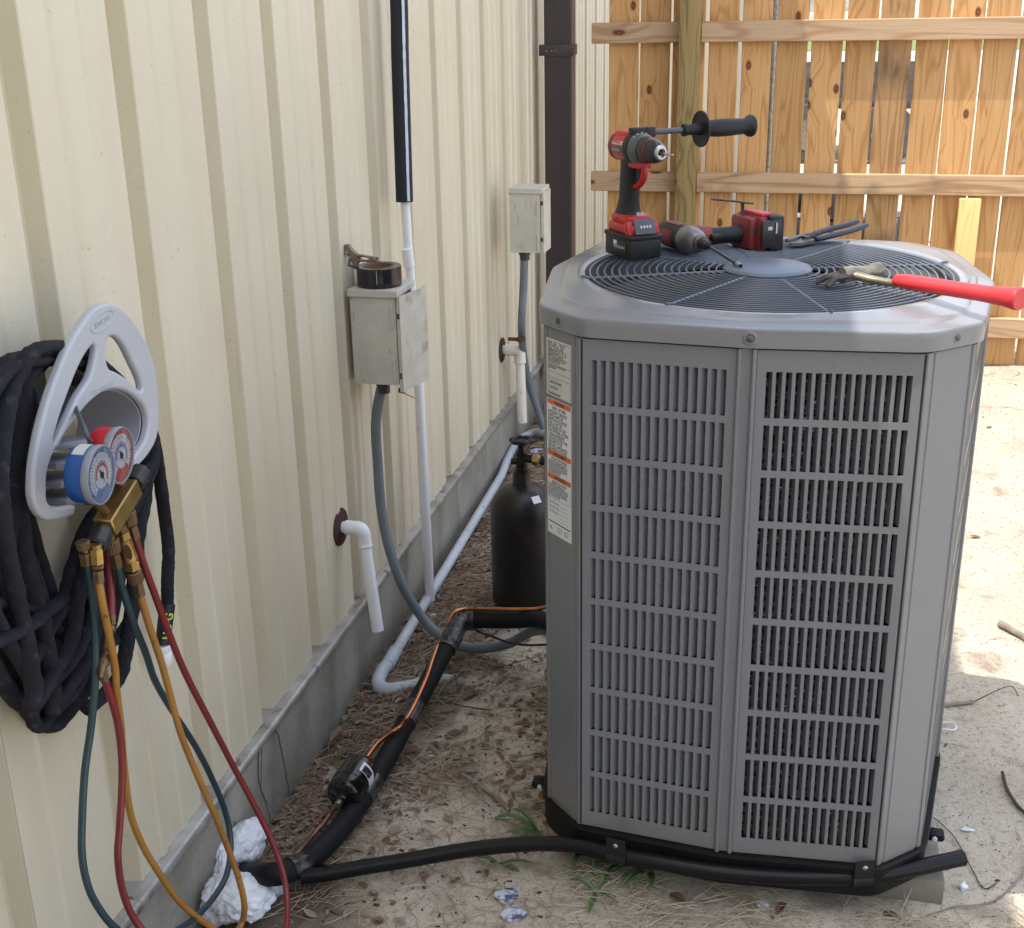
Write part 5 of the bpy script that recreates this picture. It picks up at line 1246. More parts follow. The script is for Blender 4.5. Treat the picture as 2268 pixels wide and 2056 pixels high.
m = fill_plate([pl2(outer, 3), pl2(holeL, 3), pl2(holeR, 3)], .015, .0055, lambda u, v, w: O+Vector((w, u, v)))
obj('front_frame', m, M['hanger'], hg)
# hose saddle: half barrel from the frame back to the wall
arc = [(430, 1560), (475, 1400), (560, 1255), (620, 1170), (700, 1075), (800, 1000), (900, 972), (1000, 992), (1085, 1052), (1140, 1125), (1160, 1210), (1152, 1310), (1118, 1400), (1070, 1465)]
A1 = smooth([Z1(x, y) for x, y in arc], 4); m = MB(); n = len(A1); V = []
for i, p in enumerate(A1): V += [Vector((.004, p.y, p.z)), Vector((XH-.006, p.y, p.z))]
cen = sum(A1, Vector())/n
for i, p in enumerate(A1):
    d = Vector((0, p.y-cen.y, p.z-cen.z)).normalized()*.004; V += [Vector((.004, p.y, p.z))+d, Vector((XH-.006, p.y, p.z))+d]
Fc = []
for i in range(n-1): Fc += [(2*i, 2*i+1, 2*i+3, 2*i+2), (2*n+2*i, 2*n+2*i+2, 2*n+2*i+3, 2*n+2*i+1), (2*i, 2*i+2, 2*n+2*i+2, 2*n+2*i), (2*i+1, 2*n+2*i+1, 2*n+2*i+3, 2*i+3)]
m.add(V, Fc, True); obj('saddle', m, M['hanger_in'], hg)
# slotted back shelf
for i, (zz, dy) in enumerate(((1.048, 0), (1.018, .006), (.988, .01), (.958, .016))):
    m = MB(); m.box((XH/2-.006, -.150+.055+dy, zz), (XH-.03, .12, .010), Matrix.Rotation(R(-14), 3, 'X'), bev=.002); obj('shelf_rib', m, M['hanger_in'], hg)
# embossed oval with lettering
oc = Z1(828, 408, XH+.008); oc.x = XH+.0070
e1 = (Z1(920, 345)-Z1(738, 470)); e1.x = 0; rl = e1.length/2; e1.normalize(); e2 = Vector((0, -e1.z, e1.y))
if e2.z < 0: e2 = -e2
rs = .0125
m = MB(); m.tube([oc+e1*rl*math.cos(t)+e2*rs*math.sin(t)+Vector((.001, 0, 0)) for t in [2*PI*k/40 for k in range(40)]], .0009, 6, closed=True); em = obj('emblem', m, M['hanger'], bpy.data.objects['front_frame'])
obj('lettering', text_mb('SUNCAST', .011, oc-e2*.004+Vector((.0008, 0, 0)), e1, e2, .0008, 'CENTER', .95), M['hanger'], bpy.data.objects['front_frame'], fixn=False)
oc2 = Z1(790, 955, XH); oc2.x = XH+.0074; f1 = (Z1(900, 890)-Z1(690, 985)); f1.x = 0; f1.normalize(); f2 = Vector((0, -f1.z, f1.y)); f2 = f2 if f2.z > 0 else -f2
obj('lettering', text_mb('HOSE HANGOUT', .0095, oc2-f2*.002, f1, f2, .0007, 'CENTER', .9), M['hanger'], bpy.data.objects['front_frame'], fixn=False)

# ---- charcoal fabric hose hung in loose loops
fh = thing('garden_hose', (.06, -.14, .9), 'charcoal fabric garden hose coiled in loose loops over the grey hanger', 'garden hose')
rl_ = random.Random(11)
def hose_strand(P, r=.0125, seed=0, closed=False, name='hose_loop'):
    Q = smooth_closed(P, 10) if closed else smooth(P, 10); m = MB()
    rad = [r*(1.04+.13*noise.noise(Vector((i*.35, seed, 0)))+.10*noise.noise(Vector((i*1.1, seed, 5)))) for i in range(len(Q))]
    m.tube(Q, rad, 14, flat=.66, closed=closed, tw=None if closed else [.5*noise.noise(Vector((i*.05, seed, 9))) for i in range(len(Q))])
    o = obj(name, m, M['fabric'], fh)
    return Q
TPL = [(60, 785), (128, 772), (200, 795), (262, 848), (312, 905), (334, 985), (318, 1075), (292, 1180), (262, 1320), (232, 1440), (185, 1530), (125, 1575), (65, 1530), (12, 1410), (-30, 1250), (-50, 1080), (-30, 930), (10, 835)]
rows = [(0, 45, -20, .018, 1), (70, -40, -50, .030, 2), (-40, 10, -30, .040, 3), (100, -90, -75, .052, 4), (20, 30, -60, .064, 5), (75, -120, -90, .074, 6), (-20, -60, -35, .088, 7), (45, -10, -80, .098, 8), (-60, -30, -60, .050, 9), (88, 0, -40, .082, 10)]
for (dl, db, dr_, X, sd_) in rows:
    P = []
    for k, (x, y) in enumerate(TPL):
        left = max(0, min(1, (150-x)/120.)); low = max(0, min(1, (y-950)/550.)); rlow = max(0, min(1, (y-1050)/150.))*(1-left)
        xx = x+dl*left*(1 if y > 900 else .5)+dr_*rlow+rl_.uniform(-6, 6); yy = y+db*low+rl_.uniform(-8, 8)+(1-low)*(sd_ % 4)*7
        P.append(at(xx, yy, X=X+.005*math.sin(k*.9+sd_)))
    hose_strand(P, .0126, sd_*3.3, True)
# two strands right of the hanger, one ending in the coupling
EQ = hose_strand([at(255, 880, X=.05), at(310, 905, X=.055), at(336, 960, X=.06), at(350, 1030, X=.06), at(363, 1130, X=.055), at(373, 1215, X=.05), at(371, 1285, X=.05), at(371, 1342, X=.05)], .0120, 71)
hose_strand([at(332, 925, X=.06), at(322, 960, X=.075), at(318, 1020, X=.09), at(322, 1090, X=.09), at(308, 1170, X=.09), at(300, 1250, X=.085), at(293, 1340, X=.08), at(282, 1420, X=.075), at(268, 1490, X=.07), at(240, 1530, X=.065), at(190, 1575, X=.06)], .0118, 83)
hose_strand([at(290, 1100, X=.05), at(240, 1240, X=.06), at(170, 1300, X=.07), at(110, 1350, X=.09), at(60, 1390, X=.1), at(-20, 1430, X=.1)], .0120, 47)
hose_strand([at(-30, 1330, X=.08), at(60, 1350, X=.075), at(150, 1410, X=.07), at(230, 1430, X=.06), at(285, 1380, X=.05), at(302, 1300, X=.05)], .0120, 59)
a = at(371, 1338, X=.05); b = at(360, 1428, X=.05); c = at(363, 1452, X=.05); d = at(367, 1470, X=.05)
m = MB(); m.tube([a, (a+b)/2, b], [.0138, .0135, .0128], 18); hs_ = obj('end_sleeve', m, M['t_black'], fh)
M['lime'] = mat('lime_print', (.50, .58, .05), rough=.5)
ll = (b-a).normalized(); nn = Vector((.75, -.62, 0)); nn = (nn-ll*nn.dot(ll)).normalized(); uu = -ll; vv_ = nn.cross(uu)
obj('print', text_mb('HO·G', .0215, (a+b)/2+nn*.0139+ll*.026-vv_*.006, uu, vv_, .0003, 'LEFT', .85, .0004), M['lime'], hs_, fixn=False)
m = MB(); m.lathe([(.0120, 0), (.0135, .001), (.0135, .012), (.0125, .014), (.0135, .016), (.0138, .034), (.010, .042), (.0001, .043)], b, (d-b), 24, knurl=-.0003); obj('coupling', m, M['pvc_white'], fh)

# ---- manifold gauge set hanging on the saddle
XM = .19
mg = thing('manifold_gauge_set', at(245, 1120, X=XM), 'brass manifold with a blue and a red gauge hanging before the hose hanger', 'gauge set')
def G7(x, y, X=XM): return at(120+x/4.57, 960+y/4.57, X=X)
gax = Vector((math.cos(R(4)), math.sin(R(4)), -.03)).normalized()
def gauge(c, mc, md, R_, tilt):
    m = MB(); m.lathe([(R_*.60, -.032), (R_*.93, -.030), (R_*.97, -.027), (R_*.97, -.004), (R_*.93, 0)], c, gax, 48); g_ = obj('gauge', m, M[mc], mg)
    m = MB(); m.lathe([(R_*.97, -.006), (R_*1.0, -.004), (R_*1.0, .003), (R_*.97, .0055), (R_*.935, .005), (R_*.935, .001), (R_*.95, -.001)], c, gax, 56); obj('bezel', m, M['lensrim'], g_)
    x, y, n = frame(gax); up_ = Vector((0, math.sin(tilt), math.cos(tilt))); up_ = (up_-n*up_.dot(n)).normalized(); sd_ = up_.cross(n)*-1
    def disc(r0, r1, h, mt, name, a0=0, a1=360, nseg=56):
        m = MB(); V = []
        for k in range(nseg+1):
            a = R(a0+(a1-a0)*k/nseg); d = sd_*math.sin(a)+up_*math.cos(a); V += [c+n*h+d*r0, c+n*h+d*r1]
        m.add(V, [(2*k, 2*k+1, 2*k+3, 2*k+2) for k in range(nseg)]); return obj(name, m, M[mt], g_, fixn=False)
    disc(.0002, R_*.94, .0008, md, 'dial')
    disc(R_*.48, R_*.74, .0012, 'dial_w', 'scale_band', -140, 140)
    disc(.0002, R_*.44, .0012, 'dial_w', 'dial_centre')
    disc(R_*.30, R_*.42, .0015, 'dial_r' if mc == 'g_blue' else 'dial_b', 'scale_band', -130, 100)
    m = MB()
    for k in range(29):
        a = R(-140+10*k); d = sd_*math.sin(a)+up_*math.cos(a); t_ = n.cross(d); r0 = R_*(.60 if k % 2 else .54); V = [c+n*.0017+d*r0-t_*.0004, c+n*.0017+d*r0+t_*.0004, c+n*.0017+d*R_*.70+t_*.0004, c+n*.0017+d*R_*.70-t_*.0004]; m.add(V, [(0, 1, 2, 3)])
    obj('tick', m, M['ink'], g_, kind=None, fixn=False)
    m = MB()
    for k in range(8):
        a = R(-130+37*k); d = sd_*math.sin(a)+up_*math.cos(a)
        tm = text_mb(str(k*50), R_*.13, c+n*.0018+d*R_*.80-up_*R_*.05, sd_, up_, 0, 'CENTER'); m.add(tm.v, tm.f)
    obj('numeral', m, M['ink'], g_, fixn=False)
    a = R(-150); d = sd_*math.sin(a)+up_*math.cos(a); t_ = n.cross(d)
    m = MB(); m.add([c+n*.0030-d*R_*.25-t_*.0016, c+n*.0030-d*R_*.25+t_*.0016, c+n*.0030+d*R_*.62], [(0, 1, 2)]); m.lathe([(.0045, .0022), (.0045, .0038), (.0001, .0042)], c, n, 16); obj('needle', m, M['ink'], g_, fixn=False)
    m = MB(); m.lathe([(R_*.90, .0038), (R_*.5, .0062), (.0001, .0070)], c, n, 40); m.f = [f for f in m.f if len(f) == 4 or True][:]; m.f = m.f[:80] if len(m.f) > 80 else m.f; m.sm = [True]*len(m.f); obj('lens', m, M['lens'], g_, fixn=False)
    return g_
cb = G7(450, 420, .205); cr = G7(650, 222, .185)
gauge(cb, 'g_blue', 'dial_b', .0410, 0); gauge(cr, 'g_red', 'dial_r', .0410, 0)
# maker's sticker on top of the blue case
m = MB(); x, y, n = frame(gax); V = []
for k in range(8):
    a = R(60+60*k/7); d = Vector((0, -math.cos(a), math.sin(a))); d = (d-n*d.dot(n)).normalized()
    V += [cb+d*.0402-n*.025, cb+d*.0402-n*.008]
m.add(V, [(2*k, 2*k+1, 2*k+3, 2*k+2) for k in range(7)], True); obj('sticker', m, M['paper'], mg, fixn=False)
# block
K1 = G7(760, 560, .178); K2 = G7(530, 930, .178); bd_ = (K2-K1).normalized(); bl = (K2-K1).length
side = bd_.cross(Vector((1, 0, 0))).normalized()
rotb = Matrix((bd_, side, bd_.cross(side))).transposed()
m = MB(); m.box((K1+K2)/2, (bl+.012, .030, .030), rotb, bev=.002, seg=1); blk = obj('manifold_block', m, M['brass'], mg)
def knobm(c, d):
    m = MB(); prof = [(.010, -.004), (.0145, -.002), (.0160, .004), (.0165, .018), (.0155, .024), (.011, .027), (.010, .024), (.0001, .024)]
    x, y, n = frame(d); V = []; seg = 28
    for (r_, h) in prof:
        for k in range(seg):
            a = 2*PI*k/seg; rr = r_*(1-.085*(.5+.5*math.cos(7*a))) if r_ > .012 else r_
            V.append(c+n*h+rr*(math.cos(a)*x+math.sin(a)*y))
    m.add(V, [(i*seg+k, i*seg+(k+1) % seg, (i+1)*seg+(k+1) % seg, (i+1)*seg+k) for i in range(len(prof)-1) for k in range(seg)]+[tuple(range(seg))], True)
    o = obj('valve_knob', m, M['knob'], mg)
    m = MB(); m.lathe([(.0055, .0235), (.0052, .0275), (.003, .029), (.0001, .0295)], c, d, 16); obj('screw', m, M['bolt'], o)
kd = (bd_+Vector((.12, 0, -.05))).normalized()
knobm(K2+bd_*.014, kd); knobm(K1-bd_*.014+Vector((.002, 0, 0)), -bd_)
m = MB(); m.cyl(K2+bd_*.004, K2+bd_*.016, .0095, 14); m.cyl(K1-bd_*.004, K1-bd_*.016, .0095, 14); obj('valve_stem', m, M['brass_dk'], mg)
m = MB()
for cc_, kk in ((cb, K2), (cr, K1)):
    s0 = cc_-gax*.016-Vector((0, 0, .036)); s1 = kk*.75+(K1+K2)/2*.25+Vector((-.002, 0, .010)); m.tube(smooth([s0, (s0+s1)/2+Vector((0, 0, .001)), s1], 4), .0062, 10); m.lathe([(.0095, 0), (.0105, .001), (.0105, .010), (.0095, .011)], s0-Vector((0, 0, .006)), (0, 0, 1), 6, smo=False)
obj('gauge_stem', m, M['brass_dk'], mg)
m = MB(); m.tube(smooth([cr+Vector((-.03, -.01, .02)), G7(350, 60, .17), G7(300, -60, .16), G7(240, -200, .13), G7(215, -280, .118), G7(225, -330, .105), G7(260, -330, .09)], 6), .0034, 8); obj('hanging_hook', m, M['t_grey'], mg)
# ports and fittings
def knurled(a, b, r, par, name='coupling'):
    m = MB(); L = (b-a).length; m.lathe([(r*.85, 0), (r, L*.08), (r, L*.88), (r*.88, L)], a, b-a, 40, knurl=-.0007, smo=False); return obj(name, m, M['brass_dk'], par)
def hexf(a, b, r, par, name='ferrule', mt='brass_dk', r2=None):
    m = MB(); m.lathe([(r, 0), (r if r2 is None else r2, (b-a).length)], a, b-a, 6, smo=False); return obj(name, m, M[mt], par)
def rod(a, b, r, par, name='port', mt='brass'):
    m = MB(); m.cyl(a, b, r, 14); return obj(name, m, M[mt], par)
XA = .178
def hose(name, mt, pts, label, r=.0056, ends=()):
    P = smooth(pts, 8); t = thing(name, P[0], label, 'hose', group=None)
    m = MB(); m.tube(P, r, 14); obj('tube', m, M[mt], t)
    return t
# teal hose, both ends at the manifold
tl = [G7(340, 1325, .17), at(205, 1323, X=.165), at(211, 1405, X=.16), at(211, 1487, X=.155), at(208, 1550, X=.15), at(201, 1615, X=.145), at(188, 1708, X=.14), at(182, 1812, X=.14), at(182, 1899, X=.145), at(197, 1969, X=.15), at(225, 2021, X=.155), at(256, 2056, X=.16), at(300, 2085, X=.17), at(350, 2082, X=.17), at(405, 2052, X=.165), at(437, 2028, X=.16), at(475, 1986, X=.15), at(503, 1934, X=.14), at(511, 1865, X=.13), at(499, 1799, X=.12), at(468, 1722, X=.12), at(430, 1649, X=.125), at(378, 1569, X=.135), at(343, 1507, X=.145), at(323, 1447, X=.15), at(295, 1378, X=.16), at(273, 1310, X=.165), G7(640, 1350, .17)]
ht = hose('charging_hose', 'h_teal', tl, 'dark teal charging hose making the widest loop below the gauges')
yl = [G7(455, 1505, .185), at(227, 1337, X=.185), at(241, 1405, X=.18), at(254, 1474, X=.175), at(258, 1530, X=.17), at(267, 1604, X=.155), at(274, 1691, X=.145), at(287, 1795, X=.135), at(312, 1865, X=.135), at(343, 1920, X=.14), at(388, 1986, X=.15), at(423, 2021, X=.16), at(455, 2045, X=.17), at(490, 2066, X=.185), at(520, 2066, X=.195), at(537, 2040, X=.20), at(541, 2003, X=.21), at(530, 1951, X=.205), at(506, 1882, X=.195), at(471, 1795, X=.19), at(433, 1708, X=.185), at(399, 1621, X=.18), at(371, 1517, X=.18), at(355, 1460, X=.18), at(328, 1378, X=.18), G7(870, 1635, .18)]
hy_ = hose('charging_hose', 'h_yel', yl, 'ochre yellow charging hose looping from the second fitting to the sight glass fitting')
r1 = [G7(820, 1060, .18), at(320, 1255, X=.18), at(345, 1323, X=.18), at(375, 1405, X=.18), at(412, 1495, X=.18), at(468, 1604, X=.18), at(517, 1698, X=.18), at(569, 1795, X=.205), at(607, 1875, X=.23), at(629, 1944, X=.25), at(636, 2003, X=.265), at(633, 2060, X=.28), at(618, 2100, X=.29), at(560, 2130, X=.29), at(450, 2135, X=.25), at(350, 2090, X=.20), at(300, 2040, X=.175), at(272, 1975, X=.165), at(261, 1899, X=.165), at(265, 1830, X=.165), at(270, 1743, X=.165), at(269, 1667, X=.165), at(258, 1590, X=.165), at(236, 1517, X=.165), at(231, 1504, X=.165)]
hr_ = hose('charging_hose', 'h_red', r1, 'dark red charging hose hanging outermost to the right of the gauges')
r2 = [at(236, 1195, X=.150), at(241, 1250, X=.15), at(246, 1323, X=.152), at(247, 1362, X=.155)]
hb_ = hose('charging_hose', 'h_red', r2, 'short dark red hose hanging behind the yellow one below the manifold', r=.0062)
hexf(at(247, 1360, X=.155), at(248, 1382, X=.155), .0065, hb_); 
a_ = at(246, 1384, X=.155)
m = MB(); m.lathe([(.005, 0), (.0085, .004), (.0085, .012), (.005, .014), (.006, .020), (.0095, .024), (.0095, .040), (.006, .044), (.0085, .050), (.0085, .062), (.005, .066), (.004, .084)], a_, at(229, 1470, X=.165)-a_, 16); obj('adapter', m, M['brass_dk'], hb_)
hexf(at(226, 1478, X=.165), at(232, 1506, X=.165), .0070, hr_)
# fittings for each hose
knurled(G7(285, 1090, .17), G7(300, 1170, .17), .0100, ht); rod(G7(318, 1160, .17), G7(322, 1210, .17), .0060, ht); hexf(G7(312, 1205, .17), G7(335, 1325, .17), .0095, ht)
rod(G7(420, 1120, .185), G7(430, 1180, .185), .0080, hy_); hexf(G7(428, 1170, .185), G7(440, 1320, .185), .0092, hy_, 'nut', 'brass'); knurled(G7(440, 1330, .185), G7(443, 1372, .185), .0078, hy_); hexf(G7(443, 1385, .185), G7(455, 1508, .185), .0080, hy_)
rod(G7(560, 1000, .178), G7(575, 1075, .175), .0060, ht); knurled(G7(570, 1070, .173), G7(598, 1205, .172), .0118, ht); hexf(G7(605, 1210, .172), G7(640, 1345, .17), .0084, ht)
rod(G7(655, 900, .178), G7(668, 960, .18), .0070, hy_); hexf(G7(665, 930, .18), G7(690, 1000, .18), .0088, hy_, 'nut'); hexf(G7(688, 995, .18), G7(706, 1060, .18), .0105, hy_, 'nut', 'brass')
m = MB(); sa, sb_ = G7(706, 1060, .18), G7(775, 1280, .18); Ls = (sb_-sa).length; m.lathe([(.0102, 0), (.0098, Ls*.12), (.0100, Ls*.2), (.0100, Ls*.8), (.0110, Ls*.84), (.0110, Ls)], sa, sb_-sa, 24); sg = obj('sight_glass_body', m, M['brass'], hy_)
m = MB(); sc_ = sa*.52+sb_*.48; vd = (CAM-sc_).normalized(); axs = (sb_-sa).normalized(); vd = (vd-axs*vd.dot(axs)).normalized(); sx_ = axs.cross(vd)
V = [sc_+vd*(.0094+.0012*(1-abs(math.cos(t))*.2))+axs*.0135*math.sin(t)+sx_*.0045*math.cos(t) for t in [2*PI*k/20 for k in range(20)]]; m.add(V, [tuple(range(20))]); obj('glass', m, M['rust_dk'], sg, fixn=False)
hexf(G7(778, 1285, .18), G7(795, 1370, .18), .0120, hy_, 'nut', 'brass'); knurled(G7(795, 1385, .18), G7(832, 1500, .18), .0122, hy_); hexf(G7(838, 1505, .18), G7(870, 1635, .18), .0088, hy_)
rod(G7(738, 720, .178), G7(745, 790, .18), .0058, hr_); knurled(G7(742, 790, .18), G7(772, 925, .18), .0112, hr_); hexf(G7(778, 930, .18), G7(818, 1060, .18), .0086, hr_)

# ================================================================== LITTER, PLANTS, STICKS
rg = random.Random(21)
CAMT = Vector((1.0, .2))
def hidden(x, y): return .66 < x < 1.41 and .38 < y < 1.14
def strip(m, p, d, L, w, th=.0006, curl=0.0, lift=0.0, seg=4):
    d = Vector((math.cos(d), math.sin(d), 0)); s = Vector((-d.y, d.x, 0)); V = []
    for i in range(seg+1):
        t = i/seg; c = p+d*L*(t-.5)+s*curl*math.sin(PI*t)*L+Vector((0, 0, lift*4*t*(1-t)*L))
        ww = w*(1-.5*abs(2*t-1))
        V += [c-s*ww, c+Vector((0, 0, th+ww*.8)), c+s*ww]
    m.add(V, [(3*i+q, 3*i+q+1, 3*i+4+q, 3*i+3+q) for i in range(seg) for q in range(2)]+[(3*i+2, 3*i, 3*i+3, 3*i+5) for i in range(seg)], False)
def leaf(m, p, ang, L, w, fold, tilt, lift=.001):
    d = Vector((math.cos(ang), math.sin(ang), tilt)); s = Vector((-math.sin(ang), math.cos(ang), 0)); V = []; n = 6
    for i in range(n+1):
        t = i/n; c = p+d*L*(t-.5)+Vector((0, 0, lift+.12*L*math.sin(PI*t)*fold)); ww = w*math.sin(PI*min(max(t*.94+.03, 0), 1))**.8
        V += [c-s*ww+Vector((0, 0, ww*fold)), c, c+s*ww+Vector((0, 0, ww*fold*.8))]
    m.add(V, [(3*i+q, 3*i+q+1, 3*i+4+q, 3*i+3+q) for i in range(n) for q in range(2)], True)
M['needle'] = mat('dry_pine_needle', (.40, .29, .185), (.26, .175, .11), rough=.8, sc=12)
M['needle_g'] = mat('bleached_straw', (.50, .43, .31), (.36, .30, .21), rough=.8, sc=12)
M['leaf_b'] = mat('dead_leaf_brown', (.14, .075, .048), (.21, .13, .085), rough=.75, sc=16)
M['leaf_g'] = mat('dead_leaf_grey', (.30, .25, .20), (.20, .16, .125), rough=.8, sc=16)
M['leaf_r'] = mat('dead_leaf_rust', (.17, .075, .045), (.12, .06, .04), rough=.7, sc=16)
M['chipm'] = mat('bark_chip', (.09, .062, .048), (.05, .036, .028), rough=.9, sc=20)
M['gravel'] = mat('grey_aggregate', (.36, .36, .35), (.16, .16, .155), rough=.85, sc=90, fac=.3)
M['pebble'] = mat('dark_grit', (.10, .08, .06), (.05, .042, .034), rough=.9, sc=40)
M['stick'] = mat('grey_weathered_stick', (.30, .26, .22), (.17, .14, .11), rough=.9, sc=30, bump=.5)
M['twig'] = mat('dark_twig', (.06, .045, .035), (.10, .075, .055), rough=.9, sc=30)
M['weed'] = mat('weed_green', (.055, .115, .030), (.085, .16, .045), rough=.5, sc=14)
def dens(x, y):
    """how thick the litter lies at a spot"""
    wall = math.exp(-((x-.12)/.24)**2)*(1 if y > .35 else .35)
    nearedge = math.exp(-((y-.33)/.13)**2)*(1 if x > .9 else .25)
    fen = math.exp(-((y-4.15)/.12)**2)
    left = math.exp(-((x-.60)/.16)**2) * (.8 if 0.6 < y < 2.2 else .2)
    patch = max(0, noise.noise(Vector((x*4.1, y*4.1, 3)))+.15)
    return min(1, wall*1.0+nearedge*.9+fen*.8+left*.6)*(.35+1.2*patch)+.02
def dens2(x, y):
    wall = math.exp(-((x-.12)/.26)**2)*(1 if y > .35 else .3); left = math.exp(-((x-.60)/.10)**2)*(.7 if .6 < y < 2.2 else .05)
    return min(1, wall+left)*(.35+1.2*max(0, noise.noise(Vector((x*4.1, y*4.1, 3)))+.15))
def scatter(n, fn, seed, spread=None):
    r_ = random.Random(seed); dn = dens2 if spread else dens; k = 0; tries = 0
    while k < n and tries < n*60:
        tries += 1
        if r_.random() < .7: x, y = r_.uniform(.02, .75), r_.uniform(.2, 3.6)
        else: x, y = r_.uniform(.4, 2.4), r_.uniform(.12, 4.3)
        if hidden(x, y) or r_.random() > dn(x, y): continue
        fn(r_, Vector((x, y, gh(x, y)+.0012))); k += 1
def stuff(name, n, fn, seed, mt, label=None, near=None):
    m = MB(); scatter(n, lambda r_, p: fn(m, r_, p), seed, near if near is not None else name == 'leaf_litter'); setp(obj(name, m, M[mt], fixn=False), label, 'litter', None, 'stuff')
stuff('pine_needles', 5200, lambda m, r_, p: strip(m, p+Vector((0, 0, r_.uniform(0, .006))), r_.uniform(0, PI), r_.uniform(.03, .09), r_.uniform(.0005, .0010), curl=r_.uniform(-.12, .12), lift=r_.uniform(0, .06)), 1, 'needle', 'brown pine needles littering the sand')
stuff('straw', 2000, lambda m, r_, p: strip(m, p+Vector((0, 0, r_.uniform(0, .010))), r_.uniform(0, PI), r_.uniform(.03, .10), r_.uniform(.0006, .0011), curl=r_.uniform(-.10, .10), lift=r_.uniform(0, .08)), 2, 'needle_g', 'bleached straw stalks littering the sand')
stuff('leaf_litter', 2200, lambda m, r_, p: leaf(m, p, r_.uniform(0, 2*PI), r_.uniform(.014, .034), r_.uniform(.003, .008), r_.uniform(-.3, .9), r_.uniform(-.25, .25), r_.uniform(0, .006)), 3, 'leaf_b', 'small brown leaf litter along the foundation')
stuff('leaf_litter', 1300, lambda m, r_, p: leaf(m, p, r_.uniform(0, 2*PI), r_.uniform(.014, .036), r_.uniform(.003, .008), r_.uniform(-.3, .9), r_.uniform(-.25, .25), r_.uniform(0, .007)), 4, 'leaf_g', 'small grey-tan leaf litter along the foundation')
m = MB(); r_ = random.Random(77)
for k in range(1500):
    x = r_.uniform(.72, 1.72); y = r_.gauss(.355, .055)-.02+.03*math.sin(x*9)
    if y > .44 and x < 1.45: continue
    if noise.noise(Vector((x*7, y*7, 2)))+.35 < r_.random()*.6: continue
    strip(m, Vector((x, y, gh(x, y)+r_.uniform(.001, .014))), r_.gauss(.1, .8), r_.uniform(.03, .11), r_.uniform(.0005, .0011), curl=r_.uniform(-.12, .12), lift=r_.uniform(0, .10))
setp(obj('straw', m, M['needle_g'], fixn=False), 'drift of bleached straw in front of the unit', 'litter', None, 'stuff')
def chip(m, r_, p):
    s = Vector((r_.uniform(.003, .012), r_.uniform(.002, .005), r_.uniform(.001, .003))); m.box(p+Vector((0, 0, s.z/2)), s, Matrix.Rotation(r_.uniform(0, PI), 3, 'Z') @ Matrix.Rotation(r_.uniform(-.4, .4), 3, 'X'))
stuff('bark_chips', 1800, chip, 5, 'chipm', 'dark bark chips and crumbs on the soil')
def stone(m, r_, p, s):
    bm = None; V = [Vector((r_.uniform(.7, 1.2)*x, r_.uniform(.7, 1.2)*y, r_.uniform(.6, 1.0)*z)) for x, y, z in ((1, 0, 0), (0, 1, 0), (-1, 0, 0), (0, -1, 0), (.2, .1, .8), (0, 0, -.6))]
    m.add([p+v*s for v in V], [(0, 1, 4), (1, 2, 4), (2, 3, 4), (3, 0, 4), (1, 0, 5), (2, 1, 5), (3, 2, 5), (0, 3, 5)], False)
m = MB(); r_ = random.Random(6)
for k in range(900):
    y = r_.uniform(1.5, 3.4); x = r_.uniform(.15, .34)+.04*noise.noise(Vector((y*5, 0, 0)))
    stone(m, r_, Vector((x, y, gh(x, y)+.002)), r_.uniform(.003, .008))
setp(obj('gravel', m, M['gravel'], fixn=False), 'patch of grey gravel beside the gas cylinder', 'gravel', None, 'stuff')
m = MB(); r_ = random.Random(8)
for k in range(9000):
    x, y = r_.uniform(.05, 2.4), r_.uniform(.1, 4.3)
    if hidden(x, y): continue
    stone(m, r_, Vector((x, y, gh(x, y)+.0006)), r_.uniform(.0008, .0024)*(1.4 if y > 2 else 1))
setp(obj('grit', m, M['pebble'], fixn=False), 'dark grit sprinkled over the sand', 'grit', None, 'stuff')

M['grain'] = mat('pale_grit', (.70, .66, .58), (.50, .45, .37), rough=.8, sc=40)
m = MB(); r_ = random.Random(18)
for k in range(6000):
    x, y = r_.uniform(.10, 1.9), r_.uniform(.1, 2.2)
    if hidden(x, y): continue
    stone(m, r_, Vector((x, y, gh(x, y)+.0005)), r_.uniform(.0007, .0019))
setp(obj('grit', m, M['grain'], fixn=False), 'pale grit sprinkled over the sand', 'grit', None, 'stuff')
# larger dead leaves, one by one
leaf_place = ['near the bend of the grey conduit', 'above the two tape joints of the black line', 'right of the copper line, high on the litter', 'beside the black line, upper one of a pair', 'beside the black line, lower one of a pair', "close to the broken grey stick's upper end", "right of the filter drier's copper bend", 'left of the copper bend by the foundation', 'between foundation and filter drier, upper one', 'at the foundation just left of the filter drier', 'under the lower end of the filter drier', 'right of the black line below its tape band', 'on bare sand midway between line and stick', 'on bare sand above the black pipe', 'under the black pipe near its left rise', 'among weeds left of the small sprout', 'under the middle of the black pipe, left of a pair', 'under the middle of the black pipe, right of a pair', 'beside the white paper scrap at the bottom', 'below the second pipe strap among straw', 'at the bottom edge below the paver', "touching the unit's left side, topmost", "left of the unit's foot, upper of two", "left of the unit's foot, lower of two", 'on sunlit sand, nearest the fence', "on sunlit sand close to the unit's side", 'on sunlit sand, lowest of the three there']
spots = [(1040, 1545), (1022, 1512), (985, 1535), (905, 1640), (915, 1670), (1005, 1628), (870, 1700), (745, 1632), (760, 1668), (735, 1720), (728, 1768), (890, 1735), (955, 1772), (875, 1840), (1090, 1880), (1300, 1950), (1500, 1990), (1555, 1998), (1730, 2015), (1860, 1975), (1975, 2030), (1105, 1480), (1180, 1560), (1190, 1620), (2190, 945), (2115, 1085), (2160, 1190)]
